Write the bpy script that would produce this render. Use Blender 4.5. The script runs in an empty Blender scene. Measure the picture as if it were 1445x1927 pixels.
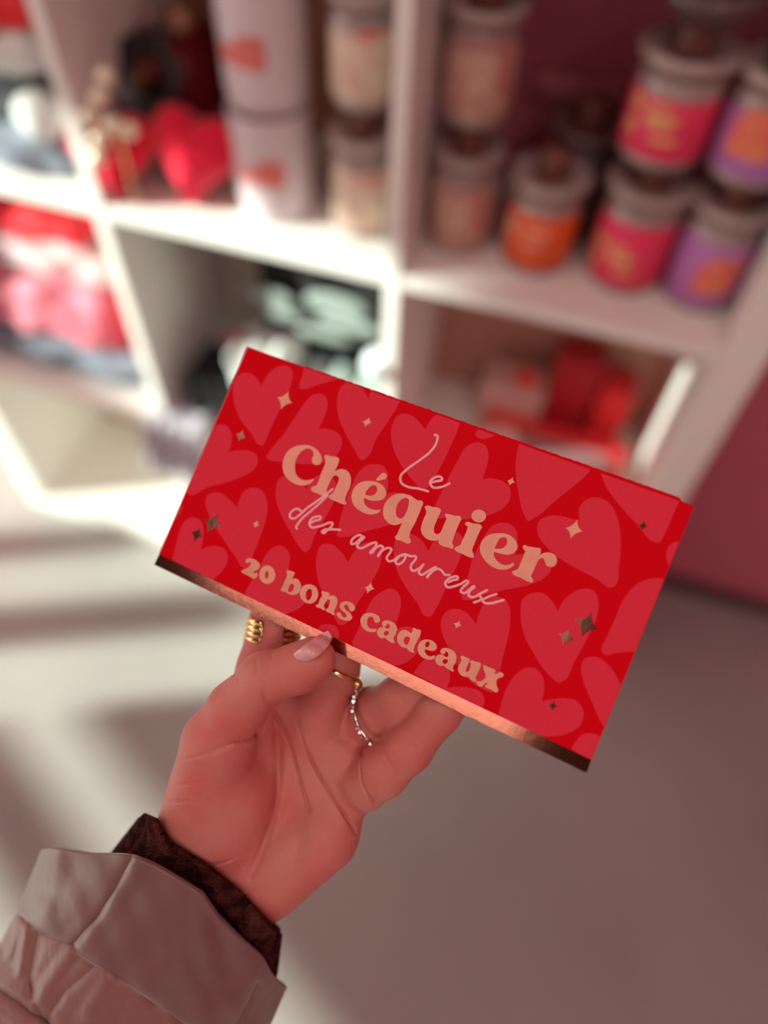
import bpy, bmesh, math, random
import numpy as np
from mathutils import Vector, Matrix
from mathutils.geometry import tessellate_polygon

random.seed(4)
rng = np.random.default_rng(7)
S = bpy.context.scene
COL = S.collection
F = 1400.0; CX, CY = 722.5, 963.5; H = 1.2285

# ------------------------------------------------------------------ camera frame
n_ = np.array([672-CX, 1966-CY, F]); n_ /= np.linalg.norm(n_)
X_ = np.array([0.94819669, 0.27349025, -0.16163574]); X_ -= n_*(X_@n_); X_ /= np.linalg.norm(X_)
Y_ = np.cross(-n_, X_)
W = np.stack([X_, Y_, -n_])                      # camera axes (right, down, forward) -> world
CAM = np.array([0, 0, H])

def ray(px, py): return W @ np.array([(px-CX)/F, (py-CY)/F, 1.0])
def at(px, py, d): return CAM + ray(px, py)*d
def at_z(px, py, z): r = ray(px, py); return CAM + r*((z-H)/r[2])
def at_y(px, py, y): r = ray(px, py); return CAM + r*(y/r[1])
def c2w(P): return np.asarray(P) @ W.T + CAM     # camera-space array -> world

cam = bpy.data.objects.new('camera', bpy.data.cameras.new('camera'))
COL.objects.link(cam); S.camera = cam
M = Matrix.Identity(4)
for i in range(3):
    M[i][0] = W[i, 0]; M[i][1] = -W[i, 1]; M[i][2] = -W[i, 2]; M[i][3] = CAM[i]
cam.matrix_world = M
cam.data.sensor_fit = 'VERTICAL'; cam.data.lens = 26.0; cam.data.sensor_height = 26.0*1927/F
cam.data.clip_start = 0.01
cam.data.dof.use_dof = True; cam.data.dof.focus_distance = 0.263; cam.data.dof.aperture_fstop = 2.4
S.view_settings.view_transform = 'Standard'; S.view_settings.look = 'None'
S.view_settings.exposure = 0.0; S.view_settings.gamma = 1.0; S.view_settings.use_curve_mapping = False
S.cycles.use_denoising = True
S.cycles.max_bounces = 8; S.cycles.diffuse_bounces = 6; S.cycles.glossy_bounces = 4; S.cycles.caustics_reflective = False; S.cycles.caustics_refractive = False
S.cycles.sample_clamp_indirect = 4.0

# ------------------------------------------------------------------ materials
def srgb(r, g, b):
    f = lambda v: (v/255/12.92) if v/255 <= .04045 else ((v/255+.055)/1.055)**2.4
    return (f(r), f(g), f(b), 1)
MATS = {}
def mat(name, color, rough=.5, metal=0, spec=.5, bump=None, vary=None, emit=None, sss=0, sheen=0, alpha=None, trans=0, coords='Object', aniso=None):
    """bump=(scale, distance[, detail]) ; vary=(scale, colour2, contrast)"""
    m = bpy.data.materials.new(name); m.use_nodes = True; MATS[name] = m
    nt = m.node_tree; b = nt.nodes['Principled BSDF']
    b.inputs['Base Color'].default_value = (*color[:3], 1); b.inputs['Roughness'].default_value = rough
    b.inputs['Metallic'].default_value = metal; b.inputs['Specular IOR Level'].default_value = spec
    if trans: b.inputs['Transmission Weight'].default_value = trans
    if sheen:
        b.inputs['Sheen Weight'].default_value = sheen; b.inputs['Sheen Roughness'].default_value = .4
    if sss:
        b.inputs['Subsurface Weight'].default_value = sss; b.inputs['Subsurface Scale'].default_value = .004
        b.inputs['Subsurface Radius'].default_value = (1.0, .35, .2)
    if emit:
        b.inputs['Emission Color'].default_value = (*emit[:3], 1); b.inputs['Emission Strength'].default_value = emit[3]
    tc = nt.nodes.new('ShaderNodeTexCoord')
    if vary:
        n = nt.nodes.new('ShaderNodeTexNoise'); n.inputs['Scale'].default_value = vary[0]; n.inputs['Detail'].default_value = 5
        nt.links.new(tc.outputs[coords], n.inputs['Vector'])
        r = nt.nodes.new('ShaderNodeMapRange'); w = vary[2]
        r.inputs['From Min'].default_value = .5-w; r.inputs['From Max'].default_value = .5+w
        nt.links.new(n.outputs['Fac'], r.inputs['Value'])
        x = nt.nodes.new('ShaderNodeMix'); x.data_type = 'RGBA'
        x.inputs[6].default_value = (*color[:3], 1); x.inputs[7].default_value = (*vary[1][:3], 1)
        nt.links.new(r.outputs['Result'], x.inputs[0]); nt.links.new(x.outputs[2], b.inputs['Base Color'])
    if bump:
        n = nt.nodes.new('ShaderNodeTexNoise'); n.inputs['Scale'].default_value = bump[0]
        n.inputs['Detail'].default_value = bump[2] if len(bump) > 2 else 3
        nt.links.new(tc.outputs[coords], n.inputs['Vector'])
        u = nt.nodes.new('ShaderNodeBump'); u.inputs['Distance'].default_value = bump[1]; u.inputs['Strength'].default_value = 1
        nt.links.new(n.outputs['Fac'], u.inputs['Height']); nt.links.new(u.outputs['Normal'], b.inputs['Normal'])
    return m

white = mat('white_laminate', (.83, .82, .78), .45, spec=.3, bump=(60, .0002))
pink_wall = mat('pink_wall_paint', (.62, .19, .26), .8, spec=.1, vary=(3, (.58, .17, .235), .3), bump=(200, .0003))
floor_m = mat('floor_vinyl', (.40, .385, .372), .55, spec=.25, vary=(3.5, (.33, .31, .302), .25), bump=(90, .0003))
dark_ceiling = mat('ceiling_paint', (.09, .055, .05), .9, spec=.1)
panel_m = mat('ceiling_panel', (.8, .8, .8), .5, emit=(1.0, .74, .66, 2.15))
shop_wall = mat('shopfront_paint', (.5, .42, .40), .8, spec=.1)
red_print = mat('red_card', (.72, .0, .008), .5, spec=.04, vary=(900, (.68, .0, .008), .3))
heart_m = mat('rose_ink', (.80, .040, .075), .55, spec=.06, vary=(900, (.76, .035, .066), .3))
edge_m = mat('edge_highlight', (.62, .25, .22), .7, spec=.1)  # tint of the painted highlight on the cover fold
page_m = mat('page_paper', (.62, .10, .12), .7, spec=.1)
script_m = mat('pale_pink_ink', (.98, .50, .55), .5, spec=.2)
foil = mat('rose_gold_foil', (.27, .117, .088), .10, metal=1, bump=(500, .000012, 4), vary=(120, (.24, .102, .075), .2))
foil_band_m = mat('rose_gold_band', (.50, .215, .155), .10, metal=1, bump=(420, .000013, 5), vary=(260, (.45, .185, .13), .25))
gold = mat('yellow_gold', (.80, .60, .28), .10, metal=1)
silver = mat('pale_gold', (.80, .66, .52), .2, metal=1)
crystal_m = mat('crystal', (.95, .80, .80), .04, metal=.85)
nail_m = mat('pink_nail', (.86, .46, .46), .10, spec=.7, sss=.3)

# ------------------------------------------------------------------ object helpers
def tag(o, label=None, cat=None, group=None, kind=None):
    if label: o['label'] = label
    if cat: o['category'] = cat
    if group: o['group'] = group
    if kind: o['kind'] = kind
    return o
def link(name, me, m, parent=None, smooth=False):
    o = bpy.data.objects.new(name, me); COL.objects.link(o)
    if m is not None:
        for mm in (m if isinstance(m, (list, tuple)) else [m]): me.materials.append(mm)
    if smooth and len(me.polygons): me.polygons.foreach_set('use_smooth', [True]*len(me.polygons))
    if parent: o.parent = parent
    return o
def mesh_of(V, Fc, name='m'):
    me = bpy.data.meshes.new(name); me.from_pydata([tuple(map(float, v)) for v in V], [], [tuple(map(int, f)) for f in Fc]); me.update()
    return me
def empty(name, loc, label=None, cat=None, group=None, rz=0.0):
    e = bpy.data.objects.new(name, None); COL.objects.link(e); e.empty_display_size = .05
    e.location = loc; e.rotation_euler = (0, 0, rz); tag(e, label, cat, group)
    return e
class MB:
    def __init__(s): s.bm = bmesh.new()
    def box(s, x0, x1, y0, y1, z0, z1, bev=0):
        r = bmesh.ops.create_cube(s.bm, size=1)
        for v in r['verts']:
            v.co = Vector(((x0+x1)/2+v.co.x*(x1-x0), (y0+y1)/2+v.co.y*(y1-y0), (z0+z1)/2+v.co.z*(z1-z0)))
        if bev:
            es = list({e for v in r['verts'] for e in v.link_edges})
            bmesh.ops.bevel(s.bm, geom=es, offset=bev, segments=2, affect='EDGES', profile=.5)
        return s
    def lathe(s, prof, seg=40, c=(0, 0, 0)):
        rings = []
        for r, z in prof:
            if r < 1e-6: rings.append([s.bm.verts.new((c[0], c[1], c[2]+z))])
            else: rings.append([s.bm.verts.new((c[0]+r*math.cos(2*math.pi*k/seg), c[1]+r*math.sin(2*math.pi*k/seg), c[2]+z)) for k in range(seg)])
        for a, b in zip(rings, rings[1:]):
            for k in range(seg):
                k2 = (k+1) % seg
                if len(a) == 1 and len(b) == 1: continue
                if len(a) == 1: s.bm.faces.new((a[0], b[k2], b[k]))
                elif len(b) == 1: s.bm.faces.new((a[k], a[k2], b[0]))
                else: s.bm.faces.new((a[k], a[k2], b[k2], b[k]))
        return s
    def ball(s, c, r, sub=2, sc=(1, 1, 1)):
        g = bmesh.ops.create_icosphere(s.bm, subdivisions=sub, radius=r)
        for v in g['verts']: v.co = Vector((c[0]+v.co.x*sc[0], c[1]+v.co.y*sc[1], c[2]+v.co.z*sc[2]))
        return s
    def build(s, name, m, parent=None, smooth=False, loc=None):
        bmesh.ops.recalc_face_normals(s.bm, faces=s.bm.faces)
        me = bpy.data.meshes.new(name); s.bm.to_mesh(me); s.bm.free()
        o = link(name, me, m, parent, smooth)
        if loc is not None: o.location = loc
        return o

# ================================================================== THE ROOM
b_ = np.array([.906, .423]); a_ = np.array([.89, -.455]); nn_ = np.array([.455, .89])
floor = MB().box(-3.6, 3.0, -3.2, .87, -.05, 0).build('floor', floor_m); tag(floor, kind='structure')
wb = MB().box(-3.6, 3.0, .87, .95, 0, 2.6).build('wall_back', pink_wall); tag(wb, kind='structure')
bb = MB().box(.20, 3.0, .858, .87, 0, .035, .002).build('baseboard_back', mat('baseboard_dark', (.10, .05, .05), .6)); tag(bb, kind='structure')
wr = MB().box(1.15, 1.25, -1.6, .87, 0, 2.6).build('blocker_wall_right', pink_wall); tag(wr, kind='structure')  # unseen wall added to keep ambient light off the right side
ce = MB().box(-3.6, 1.7, -2.4, .95, 2.6, 2.68).build('ceiling', dark_ceiling); tag(ce, kind='structure')

def wall_box(mb, l0, l1, z0, z1, th=.04):
    P0 = nn_*-2.0
    c = [P0+a_*l0, P0+a_*l1, P0+a_*l1-nn_*th, P0+a_*l0-nn_*th]
    v = [mb.bm.verts.new((p[0], p[1], z)) for z in (z0, z1) for p in c]
    for f in ((0, 1, 2, 3), (4, 5, 6, 7), (0, 1, 5, 4), (1, 2, 6, 5), (2, 3, 7, 6), (3, 0, 4, 7)): mb.bm.faces.new([v[i] for i in f])
w = MB()
wall_box(w, -4.4, -3.55, 0, 2.6); wall_box(w, -3.55, -2.215, 1.965, 2.6); wall_box(w, -2.215, 1.2, .967, 2.6); wall_box(w, -2.345, -2.2151, 1.68, 1.9649); wall_box(w, -.3, 1.2, 0, .967)  # openings shaped for the sun patches; small header block added as shade
w = w.build('wall_left', shop_wall); tag(w, kind='structure')
w = MB(); wall_box(w, -2.475, -2.405, 0, 1.12, .05); wall_box(w, -2.69, -2.64, 0, 1.10, .05); wall_box(w, -2.20, -.3, .865, .905, .05); wall_box(w, -3.55, -2.215, 1.425, 1.505, .05)  # unseen posts and rails added to cast shade bands on floor and shelf
w = w.build('sun_shade_bars', white); tag(w, kind='structure')

cl = empty('ceiling_light', (-.715, -.42, 2.6), 'large luminous panel in the ceiling, the one nearest the shopfront', 'ceiling light', rz=math.radians(-12))
MB().box(-.585, .585, -.74, .74, -.03, 0).build('panel_frame', white, cl)
MB().box(-.5625, .5625, -.715, .715, -.034, -.0301).build('diffuser', panel_m, cl)
fill_light = empty('ceiling_light', (.85, -.9, 2.6), 'small fill panel added overhead to brighten the shelf cells', 'ceiling light')  # fill panel added to lift the shaded shelf faces
MB().box(-.22, .22, -.52, .52, -.03, 0).build('panel_frame', white, fill_light)
MB().box(-.20, .20, -.50, .50, -.034, -.0301).build('diffuser', mat('fill_panel', (.8, .8, .8), .5, emit=(1.0, .78, .70, 8.0)), fill_light)

# ================================================================== SHELF UNIT
SF, SB = .630, .862
shelf = empty('shelf_unit', (-.36, SF, 0), 'white cube shelf unit with open square cells standing against the pink wall', 'shelf unit')
off = np.array([.36, -SF, 0])
def sbox(name, x0, x1, z0, z1, y0=SF, bev=.0012):
    return MB().box(x0+off[0], x1+off[0], y0+off[1], SB+off[1], z0, z1, bev).build(name, white, shelf)
XD = [-.8875, -.537, -.186]; ZT = 1.433
sbox('side_panel', -.918, -.880, 0, ZT); sbox('side_panel', .157, .195, 0, ZT)
sbox('bottom_board', -.8795, .1565, 0, .037, SF+.0005); sbox('top_board', -.8795, .1565, ZT-.038, ZT, SF+.0005)
for x in (-.537, -.186): sbox('divider', x-.008, x+.008, .0375, ZT-.0385, SF+.001)
for z in (.380, .731, 1.082):
    for x0, x1 in ((-.8795, -.5455), (-.5285, -.1945), (-.1775, .1565)):
        sbox('shelf_board', x0, x1, z-.008, z+.008, SF+.002)

def back(name, x0, x1, z0, z1, m, label): 
    o = MB().box(x0+off[0], x1+off[0], SB+.0005+off[1], SB+.004+off[1], z0, z1).build(name, m, shelf); o['label'] = label
back('back_panel', -.194, .1565, .389, .722, mat('tan_board', (.50, .27, .21), .8), 'tan back panel')
back('back_panel', -.5285, -.1945, .740, 1.073, mat('brown_board', (.42, .20, .14), .8), 'brown back panel')
back('back_panel', -.5285, -.1945, .389, .722, mat('bounce_board', (.74, .74, .64), .7), 'pale panel added to bounce light into the middle cell')  # pale sheet added as a reflector for the cell's side wall
back('back_panel', -.8795, -.195, .038, .371, mat('beige_board', (.62, .50, .37), .8), 'beige back panel')

# ------------------------------------------------------------------ candle jars
glass_m = mat('smoky_glass', (.44, .36, .345), .22, spec=.7, vary=(40, (.30, .21, .20), .2))
glass_dark = mat('dark_wax', (.16, .05, .035), .35, spec=.6)
clear_dark = mat('empty_jar_glass', (.13, .075, .07), .2, spec=.8)
gold_print = mat('gold_print', (.75, .40, .17), .4)
def jar(name, p, label, cat, group, lab, rad=.044, hb=.094, lid=True, prt=None, knob=False, glass=None, s=1.0):
    t = empty(name, p, label, cat, group, rz=rng.uniform(-.3, .3))
    g = glass or glass_m
    r = rad
    MB().lathe([(0, 0), (r*.9, 0), (r*.98, .003), (r, .008), (r, hb-.012), (r*.97, hb-.004), (r*.86, hb), (r*.80, hb), (r*.80, hb-.004), (0, hb-.004)]).build('glass_body', g, t, True)
    pl_ = MB().lathe([(r+.0006, .010), (r+.0010, .0105), (r+.0010, hb-.016), (r+.0006, hb-.0155)], 48)
    pl_ = pl_.build('paper_label', lab, t, True)
    if prt:
        k = MB(); rr = r+.0018
        def patch(a0, a1, z0, z1):
            A = np.linspace(a0, a1, 7); V = [[k.bm.verts.new((q*math.cos(a), q*math.sin(a), z)) for a in A] for z in (z0, z1) for q in (rr-.0006, rr)]
            for i in range(6):
                for (p_, q_) in ((0, 1), (1, 3), (3, 2), (2, 0)): k.bm.faces.new((V[p_][i], V[p_][i+1], V[q_][i+1], V[q_][i]))
        for q in prt[1]: patch(*q)
        k.build('label_print', prt[0], pl_)
    if lid:
        R = r*1.17
        ld = MB().lathe([(r*.80, hb-.002), (r*.9, hb+.001), (R*.95, hb+.006), (R, hb+.011), (R*.97, hb+.015), (R*.82, hb+.0155), (r*.62, hb+.011), (r*.5, hb+.010), (0, hb+.010)]).build('glass_lid', g, t, True)
        MB().lathe([(0, hb+.0103), (r*.5, hb+.0103), (r*.52, hb+.014), (r*.40, hb+.022), (r*.46, hb+.030), (r*.44, hb+.037), (0, hb+.0385)]).build('lid_knob', glass_dark, ld, True)
        if knob:
            MB().lathe([(r*.46, hb+.030), (r*.9, hb+.045), (R*.95, hb+.052), (R, hb+.056), (R*.9, hb+.060), (r*.6, hb+.055), (0, hb+.052)]).build('stopper_top', clear_dark, t, True)
    return t
beige = mat('kraft_label', (.62, .42, .32), .7, vary=(60, (.48, .24, .20), .15))
redl = mat('raspberry_label', (.80, .035, .12), .6)
orl = mat('orange_label', (.85, .13, .02), .6, vary=(45, (.70, .08, .015), .2))
purl = mat('lilac_label', (.50, .20, .50), .6, vary=(50, (.40, .14, .44), .2))
whl = mat('white_label', (.66, .58, .62), .5)
salmon_print = mat('salmon_print', (.70, .17, .15), .6)
coral = mat('coral_print', (.80, .12, .12), .6, vary=(90, (.75, .25, .10), .1))
ZB = .7395; PIT = .1335
def facing(p): return math.atan2(-p[1], -p[0])      # angle of the jar side towards the aisle
# right-hand cell
FR = -math.pi/2
pr_red = (gold_print, [(FR-.95, FR-.60, .046, .057), (FR-.95, FR-.65, .026, .038), (FR-.45, FR+.1, .052, .056), (FR-.45, FR+.35, .044, .048), (FR-.4, FR+.2, .038, .044), (FR-.2, FR+.4, .026, .031)])
pr_pur = (coral, [(FR-.55, FR+.55, .026, .056), (FR-.35, FR+.75, .056, .066)])
pr_bei = (mat('faded_red_print', (.50, .20, .17), .7), [(FR-.7, FR+.9, .070, .075), (FR+.45, FR+.9, .03, .07)])
pr_ora = (mat('pale_print', (.85, .42, .30), .6), [(FR-1.2, FR-.8, .040, .060), (FR-.5, FR+.2, .05, .056), (FR-.5, FR+.1, .035, .040)])
GJ = 'scented candle jars stacked two high on the right shelf'
def jp(px, py, z=ZB): p = at_z(px, py, z); return np.array([p[0], p[1], z])
b1 = jp(860, 452); b2 = jp(1003, 486); b3 = jp(1168, 518); b4 = jp(1306, 552)
jar('candle_jar', b1, 'beige labelled candle jar at the bottom of the stack beside the middle divider', 'candle', GJ, beige, .0318, hb=.092, prt=pr_bei)
jar('candle_jar', b1+[0, .006, PIT], 'beige labelled candle jar on top of the stack beside the middle divider', 'candle', GJ, beige, .0318, hb=.083, prt=pr_bei)
jar('candle_jar', b2, 'bright orange labelled candle jar standing alone on the shelf', 'candle', GJ, orl, .0345, hb=.084, prt=pr_ora)
jar('candle_jar', b3, 'raspberry red candle jar at the bottom, with another red jar on its lid', 'candle', GJ, redl, .0365, prt=pr_red)
jar('candle_jar', b3+[-.005, 0, PIT], 'raspberry red candle jar with gold print, on top of the other red jar', 'candle', GJ, redl, .0370, hb=.076, prt=pr_red, knob=True)
jar('candle_jar', b4, 'lilac candle jar with red print, standing on the shelf by the right side panel', 'candle', GJ, purl, .0350, prt=pr_pur)
jar('candle_jar', b4+[-.003, 0, PIT], 'lilac candle jar with red print, upper one of the pair at the right side panel', 'candle', GJ, purl, .0355, hb=.076, prt=pr_pur)
p = b2+[.022, .080, 0]
jar('glass_jar', p, 'dark empty glass jar behind the orange candle', 'jar', None, clear_dark, .037, hb=.10, glass=clear_dark)
# top middle cell
pr_wh = (salmon_print, [(FR-.05, FR+.6, .034, .062), (FR-.6, FR-.05, .036, .052)])
GW = 'white tumblers stacked two high in the upper middle cell'
def tumbler(p, label, lo):
    t = empty('candle_tumbler', p, label, 'candle', GW, rz=.1 if lo else -.15)
    r = .0425; hh = .114
    MB().lathe([(0, 0), (r*.88, 0), (r*.95, .004), (r, .02), (r, hh-.004), (r*.985, hh), (r*.93, hh), (r*.92, hh-.012), (0, hh-.012)]).build('tumbler_body', whl, t, True)
    MB().lathe([(0, hh-.0118), (r*.91, hh-.0118), (r*.91, hh-.006), (r*.5, hh-.002), (0, hh-.001)]).build('wax_top', mat('tan_wax', (.30, .19, .15), .5), t, True)
    k = MB(); rr = r+.0012
    for a0, a1, z0, z1 in pr_wh[1]:
        A = np.linspace(a0, a1, 8)
        V = [[k.bm.verts.new((q*math.cos(a), q*math.sin(a), z)) for a in A] for z in (z0+.012, z1+.012) for q in (rr-.0008, rr)]
        for i in range(7):
            for (p_, q_) in ((0, 1), (1, 3), (3, 2), (2, 0)): k.bm.faces.new((V[p_][i], V[p_][i+1], V[q_][i+1], V[q_][i]))
    k.build('label_print', salmon_print, t)
    return t
w1 = jp(522, 386)
tumbler(w1, 'white candle tumbler with salmon print, lower one of the pair beside the red plush hearts', True)
tumbler(w1+[0, .004, .1145], 'white candle tumbler with salmon print, upper one standing on its twin', False)
w2 = jp(680, 422)
jar('candle_jar', w2, 'cream patterned candle jar, lower one against the middle divider', 'candle', 'cream candle jars beside the white tumblers', mat('cream_label', (.72, .62, .48), .6, vary=(50, (.62, .38, .32), .15)), .0305, hb=.092, prt=(salmon_print, [(FR+.2, FR+.9, .066, .072)]))
jar('candle_jar', w2+[0, .004, PIT], 'cream patterned candle jar, upper one against the middle divider', 'candle', 'cream candle jars beside the white tumblers', MATS['cream_label'], .0305, hb=.084, prt=(salmon_print, [(FR+.2, FR+.9, .066, .072)]))

# ------------------------------------------------------------------ red plush hearts, dark red pot, gold sprig
def heart_solid(name, c, w_, d_, m, parent=None, rz=0, tilt=0, label=None, cat=None, group=None):
    """puffy heart: closed outline, inflated"""
    V = []; Fc = []; N = 48; R = 9
    for j in range(R+1):
        ph = math.pi*j/R - math.pi/2
        for i in range(N):
            a = 2*math.pi*i/N
            x = 16*math.sin(a)**3/16; y = (13*math.cos(a)-5*math.cos(2*a)-2*math.cos(3*a)-math.cos(4*a))/16
            k = max(math.cos(ph), 0)**.6
            V.append((x*w_/2*k, d_/2*math.sin(ph), (y+.1)*w_/2*k))
    for j in range(R):
        for i in range(N): Fc.append((j*N+i, j*N+(i+1) % N, (j+1)*N+(i+1) % N, (j+1)*N+i))
    o = link(name, mesh_of(V, Fc), m, parent, True); o.location = c; o.rotation_euler = (tilt, 0, rz)
    if label: tag(o, label, cat, group)
    return o
plush_red = mat('red_velvet', (.80, .02, .06), .8, spec=.1, sheen=.4, bump=(300, .001))
GH = 'red plush hearts in the upper middle cell'
h1 = at_z(212, 292, ZB+.045); h2 = at_z(378, 298, ZB+.050)
heart_solid('plush_heart', (h1[0], h1[1], ZB+.046), .098, .05, plush_red, rz=.25, tilt=-.35, label='bright red plush heart at the left under the golden sprig', cat='plush', group=GH)
heart_solid('plush_heart', (h2[0]-.007, h2[1], ZB+.050), .108, .05, plush_red, rz=-.2, tilt=-.3, label='red plush heart lying beside the white tumblers', cat='plush', group=GH)
pp = at_y(300, 215, .735)
pot = empty('round_pot', (pp[0]-.004, .788, ZB), 'dark red glossy round pot with a black opening between the red hearts', 'pot', rz=.15)
burg = mat('burgundy_glaze', (.13, .002, .008), .35, spec=.3); blk = mat('black_glaze', (.004, .004, .004), .3)
MB().lathe([(0, 0), (.03, 0), (.048, .012), (.066, .045), (.070, .075), (.064, .105), (.048, .126), (.036, .132), (.030, .130)]).build('pot_body', burg, pot, True)
rm = MB().lathe([(0, -.004), (.030, -.003), (.041, .001), (.044, .006), (.041, .010), (.034, .008), (.022, .002), (0, .001)]).build('black_mouth', blk, pot, True, (-.008, -.063, .100)); rm.rotation_euler = (math.radians(56), 0, -.05)
kb = MB().ball((0, 0, 0), .012, 3).build('bronze_bead', mat('bronze_bead', (.12, .06, .02), .35, metal=.6), pot, True, (-.008, -.069, .106))
MB().ball((0, 0, 0), .011, 3, (1.3, .6, .8)).build('bronze_clasp', MATS['bronze_bead'], pot, True, (.016, -.070, .050))
MB().ball((0, 0, 0), .016, 3, (1.4, 1, .6)).build('lilac_highlight', mat('lilac_highlight_tint', (.36, .24, .24), .4), pot, True, (-.024, 0, .137))  # ball put in for a pale rim highlight above the pot
MB().ball((0, 0, 0), .014, 3).build('tan_highlight', mat('tan_highlight_tint', (.50, .25, .15), .4), pot, True, (.020, -.004, .138))  # tan ball, likewise a rim highlight made as a shape
sp = at_z(195, 235, ZB+.10)
sprig = empty('gold_sprig', (sp[0], sp[1]+.018, ZB), 'small sprig of sparkling pale gold beads standing behind the left heart', 'ornament')
pale = mat('pale_gold_bead', (.92, .86, .66), .25, metal=.3)
k = MB()
k.lathe([(.0012, 0), (.0012, .10), (0, .10)], 8)
k.build('stem', gold, sprig)
for (x, y, z) in ((0, -.012, .125), (-.012, -.02, .108), (.012, -.02, .104), (.026, -.014, .098), (-.004, -.026, .088), (.004, 0, .14), (-.010, -.03, .07)):
    MB().ball((0, 0, 0), .009, 2).build('bead', pale, sprig, True, (x, y, z))

# ------------------------------------------------------------------ folded clothes
def cloth_slab(w_, d_, h_, seed, layers=2, nx=44, ny=30):
    """a folded garment: rounded slab, fold lines along the front, soft creases"""
    r = np.random.default_rng(seed); V = []; Fc = []
    ph = r.uniform(0, 6.28, 8); N = 64; M_ = 22
    for j in range(M_+1):
        x = (j/M_-.5)*w_
        ex = 1-max(0, abs(x)/(w_/2)-.9)/.1*.55
        for i in range(N):
            a = 2*math.pi*i/N; c, s_ = math.cos(a), math.sin(a)
            y = d_/2*math.copysign(abs(c)**.35, c); z = h_/2*math.copysign(abs(s_)**.45, s_)
            gro = 0
            if c > .5 or c < -.5: gro = .006*max(0, math.cos(z/h_*2*math.pi*layers))**6*-1
            wob = .0035*math.sin(9*x/w_*2+ph[0]+a*2)+.003*math.sin(17*x/w_+ph[1]-a*3)+.002*math.sin(31*x/w_+a*5+ph[2])
            V.append((x+.002*math.sin(a*3+ph[3]), y*ex+math.copysign(1, c)*(gro+wob), z*ex+h_/2+wob*(.8 if s_ > 0 else .1)))
    for j in range(M_):
        for i in range(N): Fc.append((j*N+i, j*N+(i+1) % N, (j+1)*N+(i+1) % N, (j+1)*N+i))
    Fc.append(tuple(range(N))); Fc.append(tuple(M_*N+i for i in range(N)))
    return mesh_of(V, Fc)
def garment(name, c, w_, d_, h_, m, seed, label=None, cat='clothing', group=None, rz=0, layers=2, tilt=(0, 0)):
    o = link(name, cloth_slab(w_, d_, h_, seed, layers), m, None, True); o.location = c; o.rotation_euler = (tilt[0], tilt[1], rz)
    if label: tag(o, label, cat, group)
    return o
def fabric(name, c1, c2, sc=30): return mat(name, c1, .9, spec=.1, sheen=.15, vary=(sc, c2, .15), bump=(500, .0006))
f_greyblue = fabric('grey_blue_jersey', (.22, .25, .30), (.15, .17, .22)); f_pink = fabric('pink_jersey', (.66, .24, .31), (.62, .13, .18), 12)
f_red = fabric('red_jersey', (.85, .06, .07), (.75, .03, .05)); f_pale = fabric('pale_lilac_jersey', (.62, .52, .56), (.66, .42, .42), 14)
f_dark = fabric('charcoal_jersey', (.065, .07, .08), (.12, .13, .14), 20); f_white = fabric('white_jersey', (.74, .76, .74), (.62, .66, .65))
f_black = fabric('black_jersey', (.012, .012, .013), (.02, .02, .02)); f_lilac = fabric('lilac_cotton', (.52, .49, .56), (.44, .42, .50))
f_silver = fabric('silver_grey_jersey', (.42, .48, .46), (.30, .36, .35))
GC = 'folded garments stacked in the left cell'
x0 = -.722
garment('folded_sweatshirt', (x0, .755, .3885), .315, .180, .052, f_greyblue, 1, 'grey-blue folded sweatshirt at the bottom of the stack in the left cell', group=GC)
garment('folded_tshirt', (x0-.02, .758, .444), .270, .175, .105, f_pink, 2, 'thick pink folded garment in the middle of the left stack', group=GC, layers=3)
garment('folded_tshirt', (-.570, .752, .444), .036, .160, .115, f_red, 3, 'narrow bright red folded garment squeezed against the divider', group=GC, layers=3)
garment('folded_tshirt', (x0-.005, .764, .562), .285, .165, .045, f_pale, 4, 'pale lilac folded garment above the pink one', group=GC)
garment('folded_tshirt', (x0-.03, .770, .610), .24, .155, .045, f_red, 5, 'red folded garment on top of the left stack', group=GC)
# upper left cell
GU = 'folded garments in the upper left cell'
garment('folded_sweatshirt', (x0, .745, ZB), .315, .19, .055, f_greyblue, 6, 'slate grey folded sweatshirt at the base of the upper left pile', group=GU)
garment('folded_sweatshirt', (x0-.02, .750, ZB+.058), .27, .18, .04, f_dark, 7, 'charcoal folded sweatshirt second in the upper left pile', group=GU)
garment('folded_tshirt', (x0, .755, ZB+.100), .26, .17, .045, f_white, 8, 'white folded t-shirt third in the upper left pile', group=GU)
garment('folded_tshirt', (x0+.03, .757, ZB+.147), .22, .165, .035, f_red, 9, 'red folded t-shirt near the top of the upper left pile', group=GU)
garment('folded_tshirt', (x0, .76, ZB+.184), .25, .16, .035, f_black, 10, 'black folded t-shirt on top of the upper left pile', group=GU)
q = at_y(78, 205, .66)
o = MB().ball((0, 0, 0), .024, 3, (1.2, .9, 1)).build('white_pompom', f_white, None, True, (q[0]+.006, .648, q[2])); tag(o, 'white round pompom hanging at the front edge of the upper left pile', 'ornament')
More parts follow.
